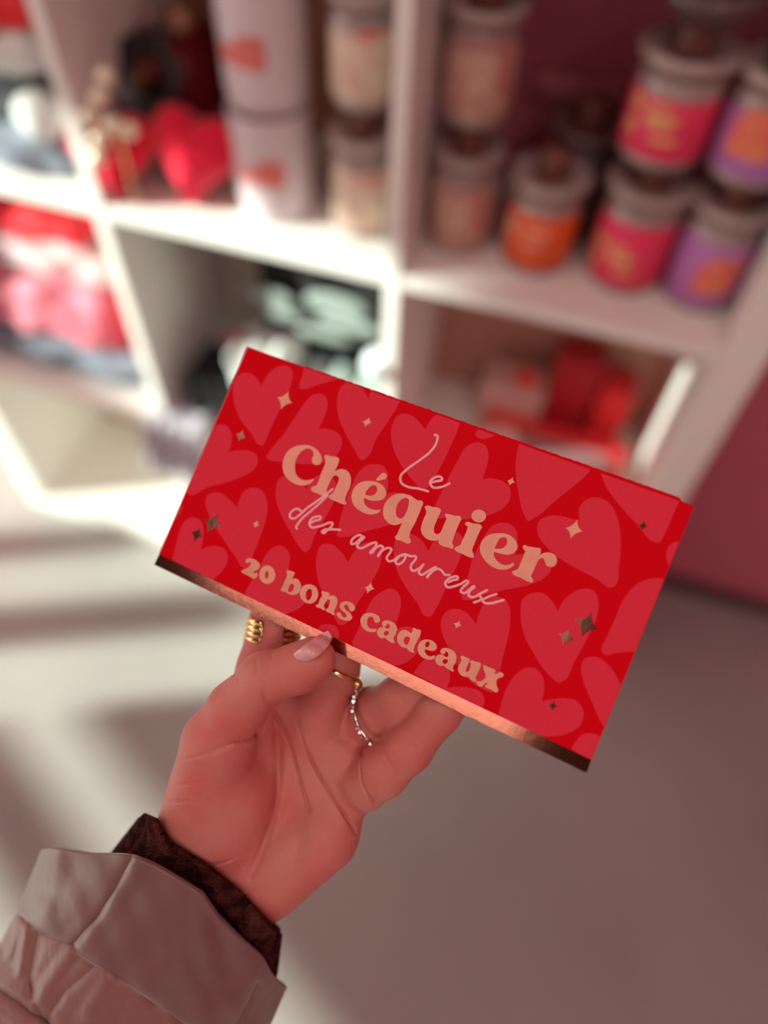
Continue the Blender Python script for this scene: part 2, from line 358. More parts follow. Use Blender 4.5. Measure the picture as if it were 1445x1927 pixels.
# middle cell: black garments with white print
zb2 = .3885
o = garment('folded_hoodie', (-.305, .797, zb2), .215, .118, .150, f_black, 11, 'big black folded hoodie with pale lettering filling the middle cell', layers=3)
o2 = garment('folded_hoodie', (-.298, .786, zb2+.152), .20, .14, .150, f_black, 12, 'black folded hoodie on top of the pile, reaching the shelf above', layers=3)
def blob_prints(parent, name, m, spots):
    for i, (x, y, z, sx, sz) in enumerate(spots):
        k = MB(); k.ball((0, 0, 0), 1, 2, (sx, .003, sz)); q = k.build(name, m, parent, True, (x, y, z))
pm = mat('grey_print', (.26, .31, .29), .8)
blob_prints(o2, 'pale_print', pm, [(-.072, -.078, .060, .036, .015), (-.055, -.079, .038, .034, .010), (.018, -.080, .075, .044, .018), (.035, -.080, .048, .046, .012), (.0, -.080, .022, .040, .010)])
o = garment('folded_tshirt', (-.275, .690, zb2), .120, .085, .110, f_silver, 13, 'silver grey folded t-shirt in front of the black hoodies', layers=3)
o = garment('folded_tshirt', (-.385, .700, zb2), .090, .08, .135, f_white, 14, 'white folded t-shirt leaning in the centre of the middle cell', layers=2, rz=.1)
o = garment('folded_tshirt', (-.462, .700, zb2), .085, .10, .075, f_black, 15, 'small black folded t-shirt at the front left of the middle cell')
q = at_y(445, 640, .70)
o = MB().ball((0, 0, 0), .016, 2, (1.2, .8, .9)).build('pink_rosette', fabric('dusty_pink', (.35, .10, .11), (.28, .09, .10)), None, True, tuple(q)); tag(o, 'small dusty pink rosette between the white and the black t-shirt', 'ornament')
q = at_y(712, 685, .64)
o = MB().ball((0, 0, 0), .019, 3).build('pale_pompom', fabric('pale_blue_pompom', (.70, .78, .78), (.62, .72, .72)), None, True, tuple(q)); tag(o, 'pale blue round pompom beside the middle divider just above the card', 'ornament')
# lilac cloth hanging over the board edge
V = []; Fc = []; NI, NJ = 26, 22
for j in range(NJ):
    for i in range(NI):
        u = i/(NI-1)-.5; v = j/(NJ-1)
        x = -.505+u*(.085+.03*v)-.018*v
        if v < .3: y = .70-(v/.3)*.088; z = .399-.001*v
        else: y = .612-.008*math.sin((v-.3)*2)+.004*math.sin(u*30+v*3); z = .398-(v-.3)*.16
        V.append((x, y+.004*math.sin(u*22)*v, z+.002*math.sin(u*18+1)))
for j in range(NJ-1):
    for i in range(NI-1): Fc.append((j*NI+i, j*NI+i+1, (j+1)*NI+i+1, (j+1)*NI+i))
o = link('draped_scarf', mesh_of(V, Fc), f_lilac, None, True); md = o.modifiers.new('s', 'SOLIDIFY'); md.thickness = .005; md.offset = 1
tag(o, 'lilac-grey scarf hanging over the front edge of the lower board', 'scarf')
# right lower cell: gift boxes
zc = .3885
boxr = mat('red_gift_card', (.82, .03, .035), .45, vary=(30, (.70, .02, .03), .2)); boxd = mat('dark_red_card', (.42, .008, .02), .5)
boxp = mat('pale_pink_card', (.66, .42, .38), .6); taupe = mat('taupe_ribbon', (.32, .16, .17), .6)
def giftbox(c, w_, d_, h_, m, label, rz=0, band=None, group=None, lid=True):
    t = empty('gift_box', c, label, 'box', group, rz)
    MB().box(-w_/2+.002, w_/2-.002, -d_/2+.002, d_/2-.002, 0, h_*.75, .001).build('box_base', m, t)
    MB().box(-w_/2, w_/2, -d_/2, d_/2, h_*.55, h_, .0015).build('box_lid', m, t)
    if band is not None: MB().box(-w_*.30, w_*.42, -d_*.12, d_*.22, h_+.0002, h_+.004, .001).build('band', band, t)
    return t
giftbox((.028, .728, zc), .205, .120, .036, boxr, 'flat bright red gift box lying at the front of the lower right cell', rz=-.02, band=taupe)
giftbox((-.045, .815, zc), .09, .06, .085, boxp, 'pale pink gift box standing at the back left of the lower right cell')
giftbox((.035, .826, zc), .065, .05, .15, boxd, 'tall dark red gift box at the back of the lower right cell')
giftbox((.095, .822, zc), .045, .05, .115, boxr, 'narrow red gift box standing behind the flat red box, at the right')
q = (-.045, .722, zc+.0365)
o = MB().lathe([(0, 0), (.026, 0), (.030, .006), (.027, .014), (.018, .018), (0, .019)]).build('round_tin', mat('blush_tin', (.78, .48, .45), .4), None, True, q); tag(o, 'small round blush pink tin on the flat red gift box', 'tin')
o = MB().ball((0, 0, 0), .017, 2, (1, .7, .9)).build('red_rosette', boxr, None, True, (-.03, .80, zc+.098)); tag(o, 'small red bow rosette on the pale pink gift box', 'bow')
# wall ledge seen through the cell
qa = at_y(1012, 148, .855); qb = at_y(1165, 188, .855)
o = MB().box(qa[0], qb[0], .845, .8615, qa[2]-.010, qa[2]+.010, .002).build('trim_1', mat('rose_trim', (.62, .20, .24), .5)); tag(o, kind='structure')

# ================================================================== THE CARD
CN = np.array([0.24794089, 0.15075923, 0.95697282]); CK = 0.25812727
CU = np.array([0.88733198, 0.36110412, -0.28678522]); CU -= CN*(CU@CN); CU /= np.linalg.norm(CU)
CV = np.cross(CN, CU)                                  # down the card
def cdepth(px, py): return CK/(CN@np.array([(px-CX)/F, (py-CY)/F, 1]))
def card3(px, py): return np.array([(px-CX)/F, (py-CY)/F, 1])*cdepth(px, py)
C0 = card3(800, 1050)
def cl_(px, py): p = card3(px, py)-C0; return (p@CU, -(p@CV))
card = empty('gift_voucher_booklet', (0, 0, 0), 'red gift voucher booklet with pale hearts and rose gold lettering held in the hand', 'booklet')
Mc = Matrix.Identity(4); ax = [W@CU, -(W@CV), -(W@CN)]; o0 = c2w(C0)
for i in range(3):
    for j in range(3): Mc[i][j] = ax[j][i]
    Mc[i][3] = o0[i]
card.matrix_world = Mc

CROP = {'P': (0, 0, 1), 'A': (500, 820, 5.161), 'B': (760, 900, 4.516), 'C': (440, 1020, 5.558), 'D': (660, 1120, 4.817), 'E': (380, 640, 4.817),
        'F': (280, 860, 4.817), 'G': (500, 800, 2.89), 'K': (440, 1020, 2.779), 'M': (780, 800, 2.627), 'N': (280, 640, 2.779)}
def pts(crop, s):
    ox, oy, sc = CROP[crop]; P = []; K = []
    for t in s.split():
        K.append(t.endswith('!')); x, y = t.rstrip('!').split(','); P.append((ox+float(x)/sc, oy+float(y)/sc))
    return P, K
def smooth(P, K, closed=True, n=6):
    P = [np.array(p, float) for p in P]; N = len(P); out = []
    def un(v): l = np.linalg.norm(v); return v/l if l > 1e-9 else v
    T = []
    for i in range(N):
        a = P[i-1] if (closed or i > 0) else P[i]; b = P[(i+1) % N] if (closed or i < N-1) else P[i]
        da, db = np.linalg.norm(P[i]-a), np.linalg.norm(b-P[i])
        if da < 1e-9: T.append(un(b-P[i]))
        elif db < 1e-9: T.append(un(P[i]-a))
        else: T.append(un((P[i]-a)/da*db+(b-P[i])/db*da))
    for i in range(N if closed else N-1):
        j = (i+1) % N; L = np.linalg.norm(P[j]-P[i]); d = un(P[j]-P[i])
        t0 = d if K[i] else T[i]; t1 = d if K[j] else T[j]
        for k in range(n):
            t = k/n; h = (2*t**3-3*t*t+1, t**3-2*t*t+t, -2*t**3+3*t*t, t**3-t*t)
            out.append(h[0]*P[i]+h[1]*t0*L+h[2]*P[j]+h[3]*t1*L)
    if not closed: out.append(P[-1])
    return out
def clip(poly, quad):
    out = [np.array(p) for p in poly]
    for i in range(len(quad)):
        a, b = np.array(quad[i]), np.array(quad[(i+1) % len(quad)]); e = b-a; res = []
        s = lambda p: e[0]*(p[1]-a[1])-e[1]*(p[0]-a[0])
        for j in range(len(out)):
            p, q = out[j], out[(j+1) % len(out)]; sp_, sq = s(p), s(q)
            if sp_ >= 0: res.append(p)
            if (sp_ >= 0) != (sq >= 0): res.append(p+(q-p)*sp_/(sp_-sq))
        out = res
        if not out: return out
    return out
def plate(loops_list, z0, z1):
    """loops_list: list of [outer, hole, ...] in photo points -> one mesh of thin plates on the card"""
    V = []; Fc = []
    for loops in loops_list:
        L = [[cl_(*p) for p in lp] for lp in loops]; base = len(V); flat = [p for lp in L for p in lp]; n = len(flat)
        V += [(x, y, z1) for x, y in flat]+[(x, y, z0) for x, y in flat]
        for t in tessellate_polygon([[Vector((x, y, 0)) for x, y in lp] for lp in L]):
            p = [flat[i] for i in t]; ar = (p[1][0]-p[0][0])*(p[2][1]-p[0][1])-(p[2][0]-p[0][0])*(p[1][1]-p[0][1])
            t = t if ar > 0 else t[::-1]
            Fc.append([base+i for i in t])
        k = 0
        for lp in L:
            m_ = len(lp)
            for i in range(m_): a, b = base+k+i, base+k+(i+1) % m_; Fc.append((a, b, b+n, a+n))
            k += m_
    me = mesh_of(V, Fc); bm = bmesh.new(); bm.from_mesh(me); 
    sides = [f for f in bm.faces if len(f.verts) == 4]; bmesh.ops.recalc_face_normals(bm, faces=bm.faces)
    for f in bm.faces:
        if len(f.verts) == 3 and f.normal.z < 0: f.normal_flip()
    bm.to_mesh(me); bm.free(); return me
QUAD = [(466.5, 653.5), (1304.5, 952.5), (1112, 1431), (299, 1044)]
# cover outline, its upper edge slightly nibbled by the perforation
top = [(466, 653), (573, 690.5)]; x = 575.0
while x < 1281:
    y = 688.5+(x-573)*(937.5-688.5)/(1283-573); top.append((x, y+rng.choice([-.7, 0, .6, -.2]))); x += rng.uniform(3, 7)
outline = top+[(1284, 943.5), (1303, 951), (1305.5, 954), (1113, 1431), (299.5, 1043.5)]
link('cover', plate([[outline]], -.0004, 0), red_print, card)
inner = [(470, 657), (573, 694), (1283, 944), (1300, 955), (1106, 1446), (297, 1059)]
for k in range(5):
    q = [(x+rng.uniform(-.8, .8)+(1.2 if x > 1000 else 0), y+rng.uniform(-.5, .5)) for x, y in inner]
    link('voucher_page', plate([[q]], -.0007-.0003*k-.0001, -.0004-.0003*k-.0001), page_m, card)
link('back_cover', plate([[[(467, 655), (1304, 954), (1105, 1452), (292, 1061)]]], -.0024, -.0020), red_print, card)
link('fold_highlight', plate([[[(464.6, 653.6), (466.4, 652.8), (299.8, 1043.6), (298.2, 1043.0)]]], -.0020, -.00005), edge_m, card)  # thin pale strip paints the highlight along the cover fold

HE = [('E', '540,420! 580,340 640,270 710,235 770,235 812,265 822,320 800,420 700,640 600,850 565,935 545,957 520,950 450,850 350,720 300,600 282,480 290,380 320,330 380,298 440,305 500,350'),
 ('E', '925,200! 912,320 884,415 892,443 930,443 1050,405 1240,352! 1200,250!'),
 ('E', '1055,808! 1090,740 1125,650 1138,570 1115,510 1060,487 1000,500 940,560 850,690 750,840 600,1030 583,1060 600,1080 700,1100 850,1118 1000,1125 1140,1095 1230,1030 1268,940 1255,870 1200,825 1120,803'),
 ('E', '240,1018! 265,940 270,860 240,795 180,763 120,780 50,850 -30,980 -100,1180 -150,1350 -121,1395 50,1335 250,1280 380,1230 470,1170 505,1100 490,1040 430,1005 330,1000'),
 ('F', '295,415 302,450 285,510 240,565 200,600! 180,560! 280,390!'),
 ('F', '800,462! 830,370 880,300 950,278 1020,300 1060,360 1075,460 1060,570 1000,750 930,920 890,1000 850,1000 800,930 700,780 600,630 540,510 513,420 530,350 590,322 660,335 740,395'),
 ('F', '472,840! 490,760 495,670 470,580 400,548 340,570 290,640 255,760 215,920! 215,1100! 560,1180! 590,1105 640,1060 700,980 715,900 690,840 620,808 540,812'),
 ('A', '395,525! 350,450 280,400 200,385 130,420 98,520 105,640 150,770 230,920 330,1080 380,1130 410,1115 470,980 560,830 650,660 690,540 680,460 640,395 580,370 510,385 440,440'),
 ('A', '1170,570! 1185,500 1187,420 1180,350 1140,295 1060,275 980,290 900,360 840,470 790,600 750,720 700,930 695,975 740,985 900,945 1100,895 1250,850 1380,800 1440,720 1440,640 1400,590 1340,560 1260,550 1200,558'),
 ('K', '597,105! 560,50 500,10 460,15 432,80 435,170 470,280 520,380 560,435 580,430 620,360 700,240 760,130 775,70 770,20 720,0 670,10 630,50'),
 ('K', '270,225! 285,140 290,60 240,18 190,40 140,120 60,260! 60,330! 200,400! 290,370 350,340 385,290 370,240 330,215'),
 ('B', '208,620! 160,540 90,485 20,470 -50,485 -80,545 -85,640 -60,780 0,900 120,1070 190,1175 225,1175 270,1110 380,880 480,670 505,560 490,490 430,450 330,475 260,530'),
 ('B', '945,650! 962,560 955,450 910,395 850,377 760,400 690,480 640,570 580,700 540,850 495,990 495,1025 530,1035 700,985 900,940 1080,900 1200,840 1250,770 1230,700 1130,655 1030,643'),
 ('D', '1135,265! 1080,190 1020,140 940,125 860,155 820,230 830,350 890,480 960,620 1100,790 1240,870 1280,882 1310,840 1340,740 1370,600 1420,400 1445,250 1440,120 1400,40 1330,15 1260,30 1200,90 1155,190'),
 ('D', '395,325! 405,270 440,160 455,60 430,-20 370,-60 280,-30 210,20 140,140 80,280 10,430! 20,460! 410,640 500,610 600,520 635,400 610,330 540,290 460,290'),
 ('K', '450,440 490,430 530,440 550,480 545,510 500,560! 430,470!'),
 ('D', '870,845! 898,760 895,690 840,640 770,590 700,570 630,620 568,710! 1190,1030! 1212,950 1180,880 1080,840 960,830'),
 ('P', '800,808! 785,790 770,780 752,780 738,800 738,835 752,870 778,905 797,922 807,915 828,880 850,835 864,800 868,780 840,775 815,785'),
 ('N', '1148,305! 1110,245 1060,218 1010,240 985,310 990,390 1030,490 1080,580 1115,628 1135,618 1190,515 1260,410 1315,310 1320,250! 1180,200! 1165,260'),
 ('M', '335,270! 355,210 365,150 350,100 310,85 265,100 210,180 150,300 95,420 90,450 150,460 280,462 380,440 450,400 475,350 465,300 410,268 370,262'),
 ('M', '320,10! 302,52 320,66 400,50 440,30!'),
 ('M', '525,60! 505,140 500,230 515,340 545,450 560,472 590,460 700,370 800,290 865,228 900,100!'),
 ('M', '815,470! 812,420 840,375 890,357 950,375 1000,450 1018,550 1010,700 990,795 975,803 900,760 750,680 650,600 608,530 615,475 660,450 730,450 780,465'),
 ('M', '900,150! 940,290 1000,380 1100,490 1190,580 1205,582 1230,550 1270,460 1320,350! 1200,200!'),
 ('M', '1320,570! 1265,590 1245,640 1255,690 1275,720! 1340,600!'),
 ('M', '1260,765! 1180,757 1110,780 1040,850 990,960 950,1050 925,1115 935,1132 1000,1125 1110,1118! 1280,780!'),
 ('M', '708,920! 680,870 630,830 580,830 535,860 525,930 540,1030 590,1130 670,1240 715,1272 740,1262 790,1170 850,1060 900,950 908,870 885,820 840,808 780,830 735,870'),
 ('M', '840,1155 825,1190 830,1250 870,1350 930,1480 960,1520! 1040,1310! 1020,1280 970,1200 910,1150 870,1145'),
 ('M', '630,1365! 640,1310 635,1250 600,1205 560,1198 510,1225 460,1290 430,1370 412,1440! 600,1540! 650,1540! 740,1530 820,1480 835,1420 810,1370 740,1350 680,1355'),
 ('M', '930,1545! 880,1525 840,1525 800,1560 775,1600! 870,1670!')]
hl = []
for c, s in HE:
    q = clip(smooth(*pts(c, s)), QUAD)
    if len(q) > 2: hl.append([q])
link('heart_pattern', plate(hl, 0, .00002), heart_m, card)

def ell(cx, cy, rx, ry, n=12): return ' '.join(f'{cx+rx*math.cos(2*math.pi*k/n):.1f},{cy+ry*math.sin(2*math.pi*k/n):.1f}' for k in range(n))
TITLE = [
 ('A', ['350,92 410,93 465,112 510,150 540,200 546,245 530,275 495,285 465,275 450,245 455,215 466,185 458,150 430,128 400,125 350,152 315,195 290,250 285,310 295,370 325,410 365,430 420,432 455,422 473,419! 465,435 440,460 400,478 340,483 280,465 225,430 185,380 166,320 170,250 195,180 240,130 295,102']),
 ('A', ['575,192 640,202 700,212 715,232 710,255 672,345! 700,332 745,325 795,345 822,385 828,440 820,490 790,560 772,620 775,640 785,655 775,668 750,665 690,640 625,612 612,600 615,585 640,565 660,545 690,480 708,440 708,405 690,388 665,390 645,410 620,460 592,535 592,560 585,580 555,583 500,560 450,538 440,520 448,500 475,490 495,480 510,450 545,350 580,240 575,220 570,205']),
 ('A', ['1010,440 1060,445 1110,465 1150,500 1170,550 1160,595 1125,622 1070,633 1010,627 955,602! 955,640 985,690 1030,715 1080,722 1124,716! 1110,735 1080,755 1030,765 970,755 910,725 860,680 836,620 838,560 865,500 910,460 960,442', '1055,480 1078,498 1082,530 1065,565 1030,582 990,580 967,570! 975,545 1000,510 1025,488']),
 ('A', ['1068,430! 1100,395 1140,362 1165,368 1178,395 1165,418 1125,430 1085,438']),
 ('A', ['1310,562 1360,568 1410,584 1450,612 1475,628 1513,630 1528,647 1513,699 1456,836 1397,984 1410,1030 1397,1045 1320,1022 1260,1000 1256,985 1275,960 1300,900 1325,845! 1290,862 1240,868 1190,845 1150,795 1140,730 1155,665 1200,605 1260,570', '1370,605 1390,625 1388,670 1370,730 1345,780 1315,805 1285,795 1267,765 1265,720 1285,660 1320,620']),
 ('B', ['190,235 250,245 305,258 317,272 305,300 275,370 255,430 262,465 285,475 310,460 325,430 350,370 362,340 348,315 350,305 380,305 430,318 480,325 488,340 470,385 425,500 412,550 423,580 415,598 380,590 320,572 295,550 297,525! 260,532 215,525 170,495 145,445 150,400 170,340 190,290 185,265 177,245']),
 ('B', ['530,373 590,385 650,395 663,408 645,450 605,545 582,620 595,655 590,675 560,672 500,645 435,612 428,598 445,582 475,570 495,530 535,440 540,410 522,395 520,382']),
 ('B', [ell(636, 321, 62, 55)]),
 ('B', ['800,468 860,470 915,495 955,540 965,590 940,630 890,650 840,645 765,625! 768,665 790,700 830,730 870,738 905,730 930,718 937,730 915,755 870,775 810,775 740,745 685,695 650,630 648,575 670,525 710,488 755,472', '850,502 872,515 878,545 860,580 820,600 768,597! 785,565 800,535 820,510']),
 ('B', ['1015,572 1060,580 1120,590 1160,600 1163,620 1158,650! 1190,635 1240,632 1285,655 1300,700 1285,740 1245,755 1210,740 1195,700 1180,678 1150,690 1125,730 1100,790 1082,835 1098,865 1090,885 1060,880 990,845 930,818 918,800 935,785 965,775 985,735 1020,650 1030,620 1015,600 1010,585'])]
SUBT = [
 ('C', ['155,172 200,175 245,200 273,235 268,270 240,295 195,318! 225,325 240,320 250,330 240,365 215,385 180,370 130,340 85,318 80,308 100,290 150,265 175,235 178,210 165,212 140,222 125,205 130,185']),
 ('C', ['350,243 400,265 432,315 430,380 395,425 345,438 295,415 268,365 275,305 305,260', '350,303 365,325 360,365 340,385 328,360 333,320']),
 ('C', ['555,298 600,305 635,318 632,345 605,392! 640,380 680,400 700,440 698,490 670,540 620,555 570,540 535,520 500,512 490,500 505,475 530,415 558,335 552,310', '600,440 620,440 630,465 620,500 590,525 570,515 575,480 588,450']),
 ('C', ['790,443 845,460 880,515 875,585 835,635 785,643 730,620 695,565 697,500 735,455', '805,492 818,520 810,575 780,610 758,595 752,550 770,505']),
 ('C', ['920,518 960,522 1000,538 1003,555 995,572! 1030,558 1065,570 1085,605 1080,650 1055,710 1050,735 1060,755 1050,763 1010,745 965,720 962,710 985,690 1003,640 1003,605 985,600 965,625 945,680 958,700 950,712 910,695 860,672 858,662 880,650 900,600 925,555 918,535']),
 ('C', ['1165,620 1210,625 1255,655 1268,690 1255,720 1225,722 1205,700 1195,665 1175,655 1155,670 1165,700 1200,730 1230,760 1240,790 1215,820 1170,822 1110,800 1080,770 1075,745 1095,735 1120,745 1135,775 1160,790 1180,775 1165,745 1130,715 1110,685 1115,645']),
 ('D', ['175,160 225,172 260,200 265,235 245,250 220,245 210,225 205,205 185,195 160,205 150,240 155,280 185,305 220,305 235,310 225,328 180,335 130,315 95,270 90,215 120,172']),
 ('D', ['310,230 360,235 405,265 422,310 410,350 390,385 392,410 400,425 390,435 350,418 320,395 312,385! 280,390 245,365 238,330 255,300 295,288 345,300 355,290 345,265 330,260 325,275 300,288 285,270 288,245', '335,325 345,335 335,360 315,368 300,350 310,330']),
 ('D', ['565,298 600,308 635,322 635,345 605,410 572,485 570,505 578,520 550,515 515,495 510,480! 475,475 435,445 420,395 435,345 475,315 520,325 548,345! 562,320 558,305', '515,375 535,385 530,420 505,450 485,435 482,405 495,380']),
 ('D', ['700,402 750,420 780,460 770,495 730,505 675,488! 672,510 685,535 720,555 765,550 762,568 725,585 670,575 620,535 607,480 625,430 660,405', '700,420 715,435 710,460 685,472 675,460 680,435']),
 ('D', ['850,478 905,490 945,520 958,570 945,620 928,645 930,675 935,690 900,680 860,655 845,640! 810,640 775,615 765,580 785,545 830,540 875,560 885,545 875,515 860,510 855,525 830,535 812,515 820,490', '865,580 880,590 872,615 850,622 832,602 845,582']),
 ('D', ['1000,552 1050,565 1078,580 1070,610 1045,670 1045,695 1065,690 1085,650 1090,620 1078,605 1085,595 1140,605 1180,622 1178,640 1150,710 1132,755 1140,775 1130,787 1100,775 1070,745 1065,738! 1035,740 990,715 972,675 980,635 1003,590 995,565']),
 ('D', ['1200,640 1255,655 1310,682 1315,692 1300,700 1310,714! 1335,706 1345,698 1385,722 1382,735 1345,750 1318,772! 1320,810 1335,870 1325,880 1270,855 1220,830 1215,820 1235,808 1235,790! 1205,810 1195,825 1140,795 1142,785 1180,780 1225,745! 1215,700 1200,655'])]
def letters(L): return [[smooth(*pts(c, s), n=5) for s in loops] for c, loops in L]
link('title_lettering', plate(letters(TITLE), .00002, .00013), foil, card)
link('subtitle_lettering', plate(letters(SUBT), .00002, .00013), foil, card)
band = [(299.8, 1043)]+[(300+813*t, 1043.3+387*t) for t in (.25, .5, .75)]+[(1112.5, 1430), (1104, 1454), (1092, 1449.5), (1080, 1443), (985, 1397.5), (902, 1359), (895, 1354), (873, 1345.5), (862, 1339), (700, 1259), (500, 1163), (290, 1062.5)]
link('foil_band', plate([[band]], -.0022, .00006), foil_band_m, card)
ST = [('E', '788,463 820,572 715,630 682,520'), ('E', '377,815 396,887 334,918 310,852'), ('N', '1155,403 1165,432 1130,457 1116,427'),
      ('M', '486,256 497,284 468,300 457,275'), ('M', '805,466 831,527 770,562 745,508'), ('M', '1135,473 1150,500 1120,523 1106,494'),
      ('F', '622,507 655,630 537,694 503,565'), ('F', '462,638 490,720 408,768 387,680'), ('F', '990,572 1003,622 960,647 945,600'),
      ('K', '720,208 737,245 697,272 683,238'), ('D', '988,230 1004,278 951,305 930,255'), ('M', '874,925 906,1010 824,1048 793,962'),
      ('M', '767,1006 790,1062 735,1090 712,1032'), ('M', '690,1362 706,1393 678,1411 662,1385')]
for c, s in ST:
    P, _ = pts(c, s); P = [np.array(p) for p in P]; ctr = sum(P)/4; lp = []
    for i in range(4):
        a, b = P[i], P[(i+1) % 4]; m_ = (a+b)/2*.45+ctr*.55
        for t in np.linspace(0, 1, 7)[:-1]: lp.append((1-t)**2*a+2*t*(1-t)*m_+t*t*b)
    link('foil_star', plate([[lp]], .00002, .00012), foil, card)

SCR = [('G', '920,53 933,58 932,85 900,140 840,190 770,240 733,282 737,312 770,335 830,345 882,360'),
 ('G', '900,312 930,305 960,295 953,283 920,285 895,312 905,335 940,340 975,330 998,318'),
 ('A', '648,520 560,592 480,650 400,705 330,770 270,805 240,795 238,760 270,722 320,712 345,735'),
 ('A', '600,580 520,660 430,740 360,800 315,855 298,895 305,902'),
 ('A', '430,848 480,825 530,808 536,792 495,785 445,810 425,850 445,888 500,885 570,865 620,845 648,850 640,880 600,915 562,945 548,935 570,915 620,910 670,910 722,915'),
 ('A', '945,998 920,965 880,975 835,1020 830,1045 860,1050 900,1020 952,980 905,1040 890,1075 920,1092 970,1075 1030,1045 1075,1042 1070,1070 1020,1140 1075,1085 1125,1070 1140,1085 1115,1130 1088,1172 1140,1110 1195,1090 1220,1100 1205,1140 1175,1190 1190,1215 1230,1215 1290,1175 1360,1150 1330,1155 1280,1195 1262,1230 1285,1248 1320,1235 1355,1190 1366,1155 1390,1165 1420,1170 1455,1172 1462,1185 1445,1215 1412,1260 1415,1300 1430,1312 1470,1300 1515,1270 1530,1254'),
 ('B', '165,735 135,780 128,805 150,820 190,800 240,770 272,756 230,800 195,842 240,795 290,770 320,785 350,820 385,822'),
 ('B', '380,882 420,865 458,852 455,838 420,838 375,860 352,895 365,922 420,920 480,900 545,875 500,930 485,965 510,975 560,945 597,918 560,960 548,990 575,1010 620,1000 660,975 705,953'),
 ('B', '640,985 655,1015 680,1055 740,1062 800,1048 845,1035'), ('B', '785,985 730,1003 670,1030 598,1055')]
V = []; Fc = []
for c, s in SCR:
    q = smooth(*pts(c, s), closed=False, n=5); q = [np.array(cl_(*p)) for p in q]; R = .00047; K8 = 8; base = len(V)
    for i, p in enumerate(q):
        d = q[min(i+1, len(q)-1)]-q[max(i-1, 0)]; d /= max(np.linalg.norm(d), 1e-9); nx = np.array([-d[1], d[0]])
        for k in range(K8):
            a = 2*math.pi*k/K8; w_ = nx*R*math.cos(a); V.append((p[0]+w_[0], p[1]+w_[1], .00008+.00010*math.sin(a)))
    for i in range(len(q)-1):
        for k in range(K8): Fc.append((base+i*K8+k, base+i*K8+(k+1) % K8, base+(i+1)*K8+(k+1) % K8, base+(i+1)*K8+k))
    for e in (0, len(q)-1):                         # round ends
        b0 = len(V); V.append((q[e][0], q[e][1], .00018))
        for k in range(12): a = 2*math.pi*k/12; V.append((q[e][0]+R*math.cos(a), q[e][1]+R*math.sin(a), .00008))
        for k in range(12): Fc.append((b0, b0+1+k, b0+1+(k+1) % 12))
me = mesh_of(V, Fc); link('script_lettering', me, script_m, card, True)

# ================================================================== THE HAND
def pc(px, py, d): return np.array([(px-CX)/F*d, (py-CY)/F*d, d])
def cone(P, a, b, ra, rb):
    ab = b-a; t = np.clip(((P-a)@ab)/(ab@ab), 0, 1)
    return np.linalg.norm(P-a-t[:, None]*ab, axis=1)-(ra+(rb-ra)*t)
def smin(a, b, k):
    h = np.clip(.5+.5*(b-a)/k, 0, 1); return b+(a-b)*h-k*h*(1-h)
def chain(P, J, k=.002):
    d = None
    for (x0, y0, d0, r0), (x1, y1, d1, r1) in zip(J, J[1:]):
        c = cone(P, pc(x0, y0, d0), pc(x1, y1, d1), r0*d0/F, r1*d1/F); d = c if d is None else smin(d, c, k)
    return d
B = lambda px, py, r: cdepth(px, py)*1.0+r*.27/F+.0028
PALM = [[(425, 1620, .297, 60), (488, 1350, .292, 56)], [(470, 1620, .298, 62), (598, 1372, .292, 56)], [(500, 1630, .297, 62), (648, 1418, .290, 52)],
        [(520, 1640, .295, 62), (672, 1480, .284, 44)], [(498, 1650, .289, 78), (612, 1572, .284, 64)], [(385, 1545, .286, 86), (409, 1400, .275, 66)],
        [(484, 1322, .2925, 44), (602, 1334, .292, 44)], [(450, 1500, .285, 74), (420, 1560, .286, 80)], [(370, 1602, .292, 84), (262, 1745, .300, 86)], [(452, 1668, .293, 78), (350, 1820, .301, 84)], [(420, 1640, .290, 80), (320, 1780, .298, 84)]]
THUMB = [(412, 1394, .275, 62), (445, 1336, .270, 54), (498, 1277, .2645, 48), (560, 1258, .2625, 45), (590, 1240, .2608, 42)]
INDEX = [(478, 1345, .291, 56), (504, 1258, .2895, 56), (513, 1197, .289, 48), (525, 1100, .2895, 45), (555, 970, B(555, 970, 40), 39), (575, 905, B(575, 905, 36), 33)]
MIDDLE = [(590, 1372, .291, 55), (627, 1263, .288, 47), (652, 1160, .285, 46), (700, 1020, B(700, 1020, 40), 40), (725, 940, B(725, 940, 36), 34)]
RING = [(664, 1385, .2945, 52), (708, 1350, .2885, 52), (766, 1320, .2785, 54), (840, 1235, B(840, 1235, 44)+.001, 44), (880, 1150, B(880, 1150, 38), 36)]
PINKY = [(688, 1478, .2795, 46), (722, 1450, .2745, 47), (768, 1408, .2695, 44), (826, 1340, .2655, 40), (880, 1275, B(880, 1275, 38), 37), (920, 1215, B(920, 1215, 34), 30)]
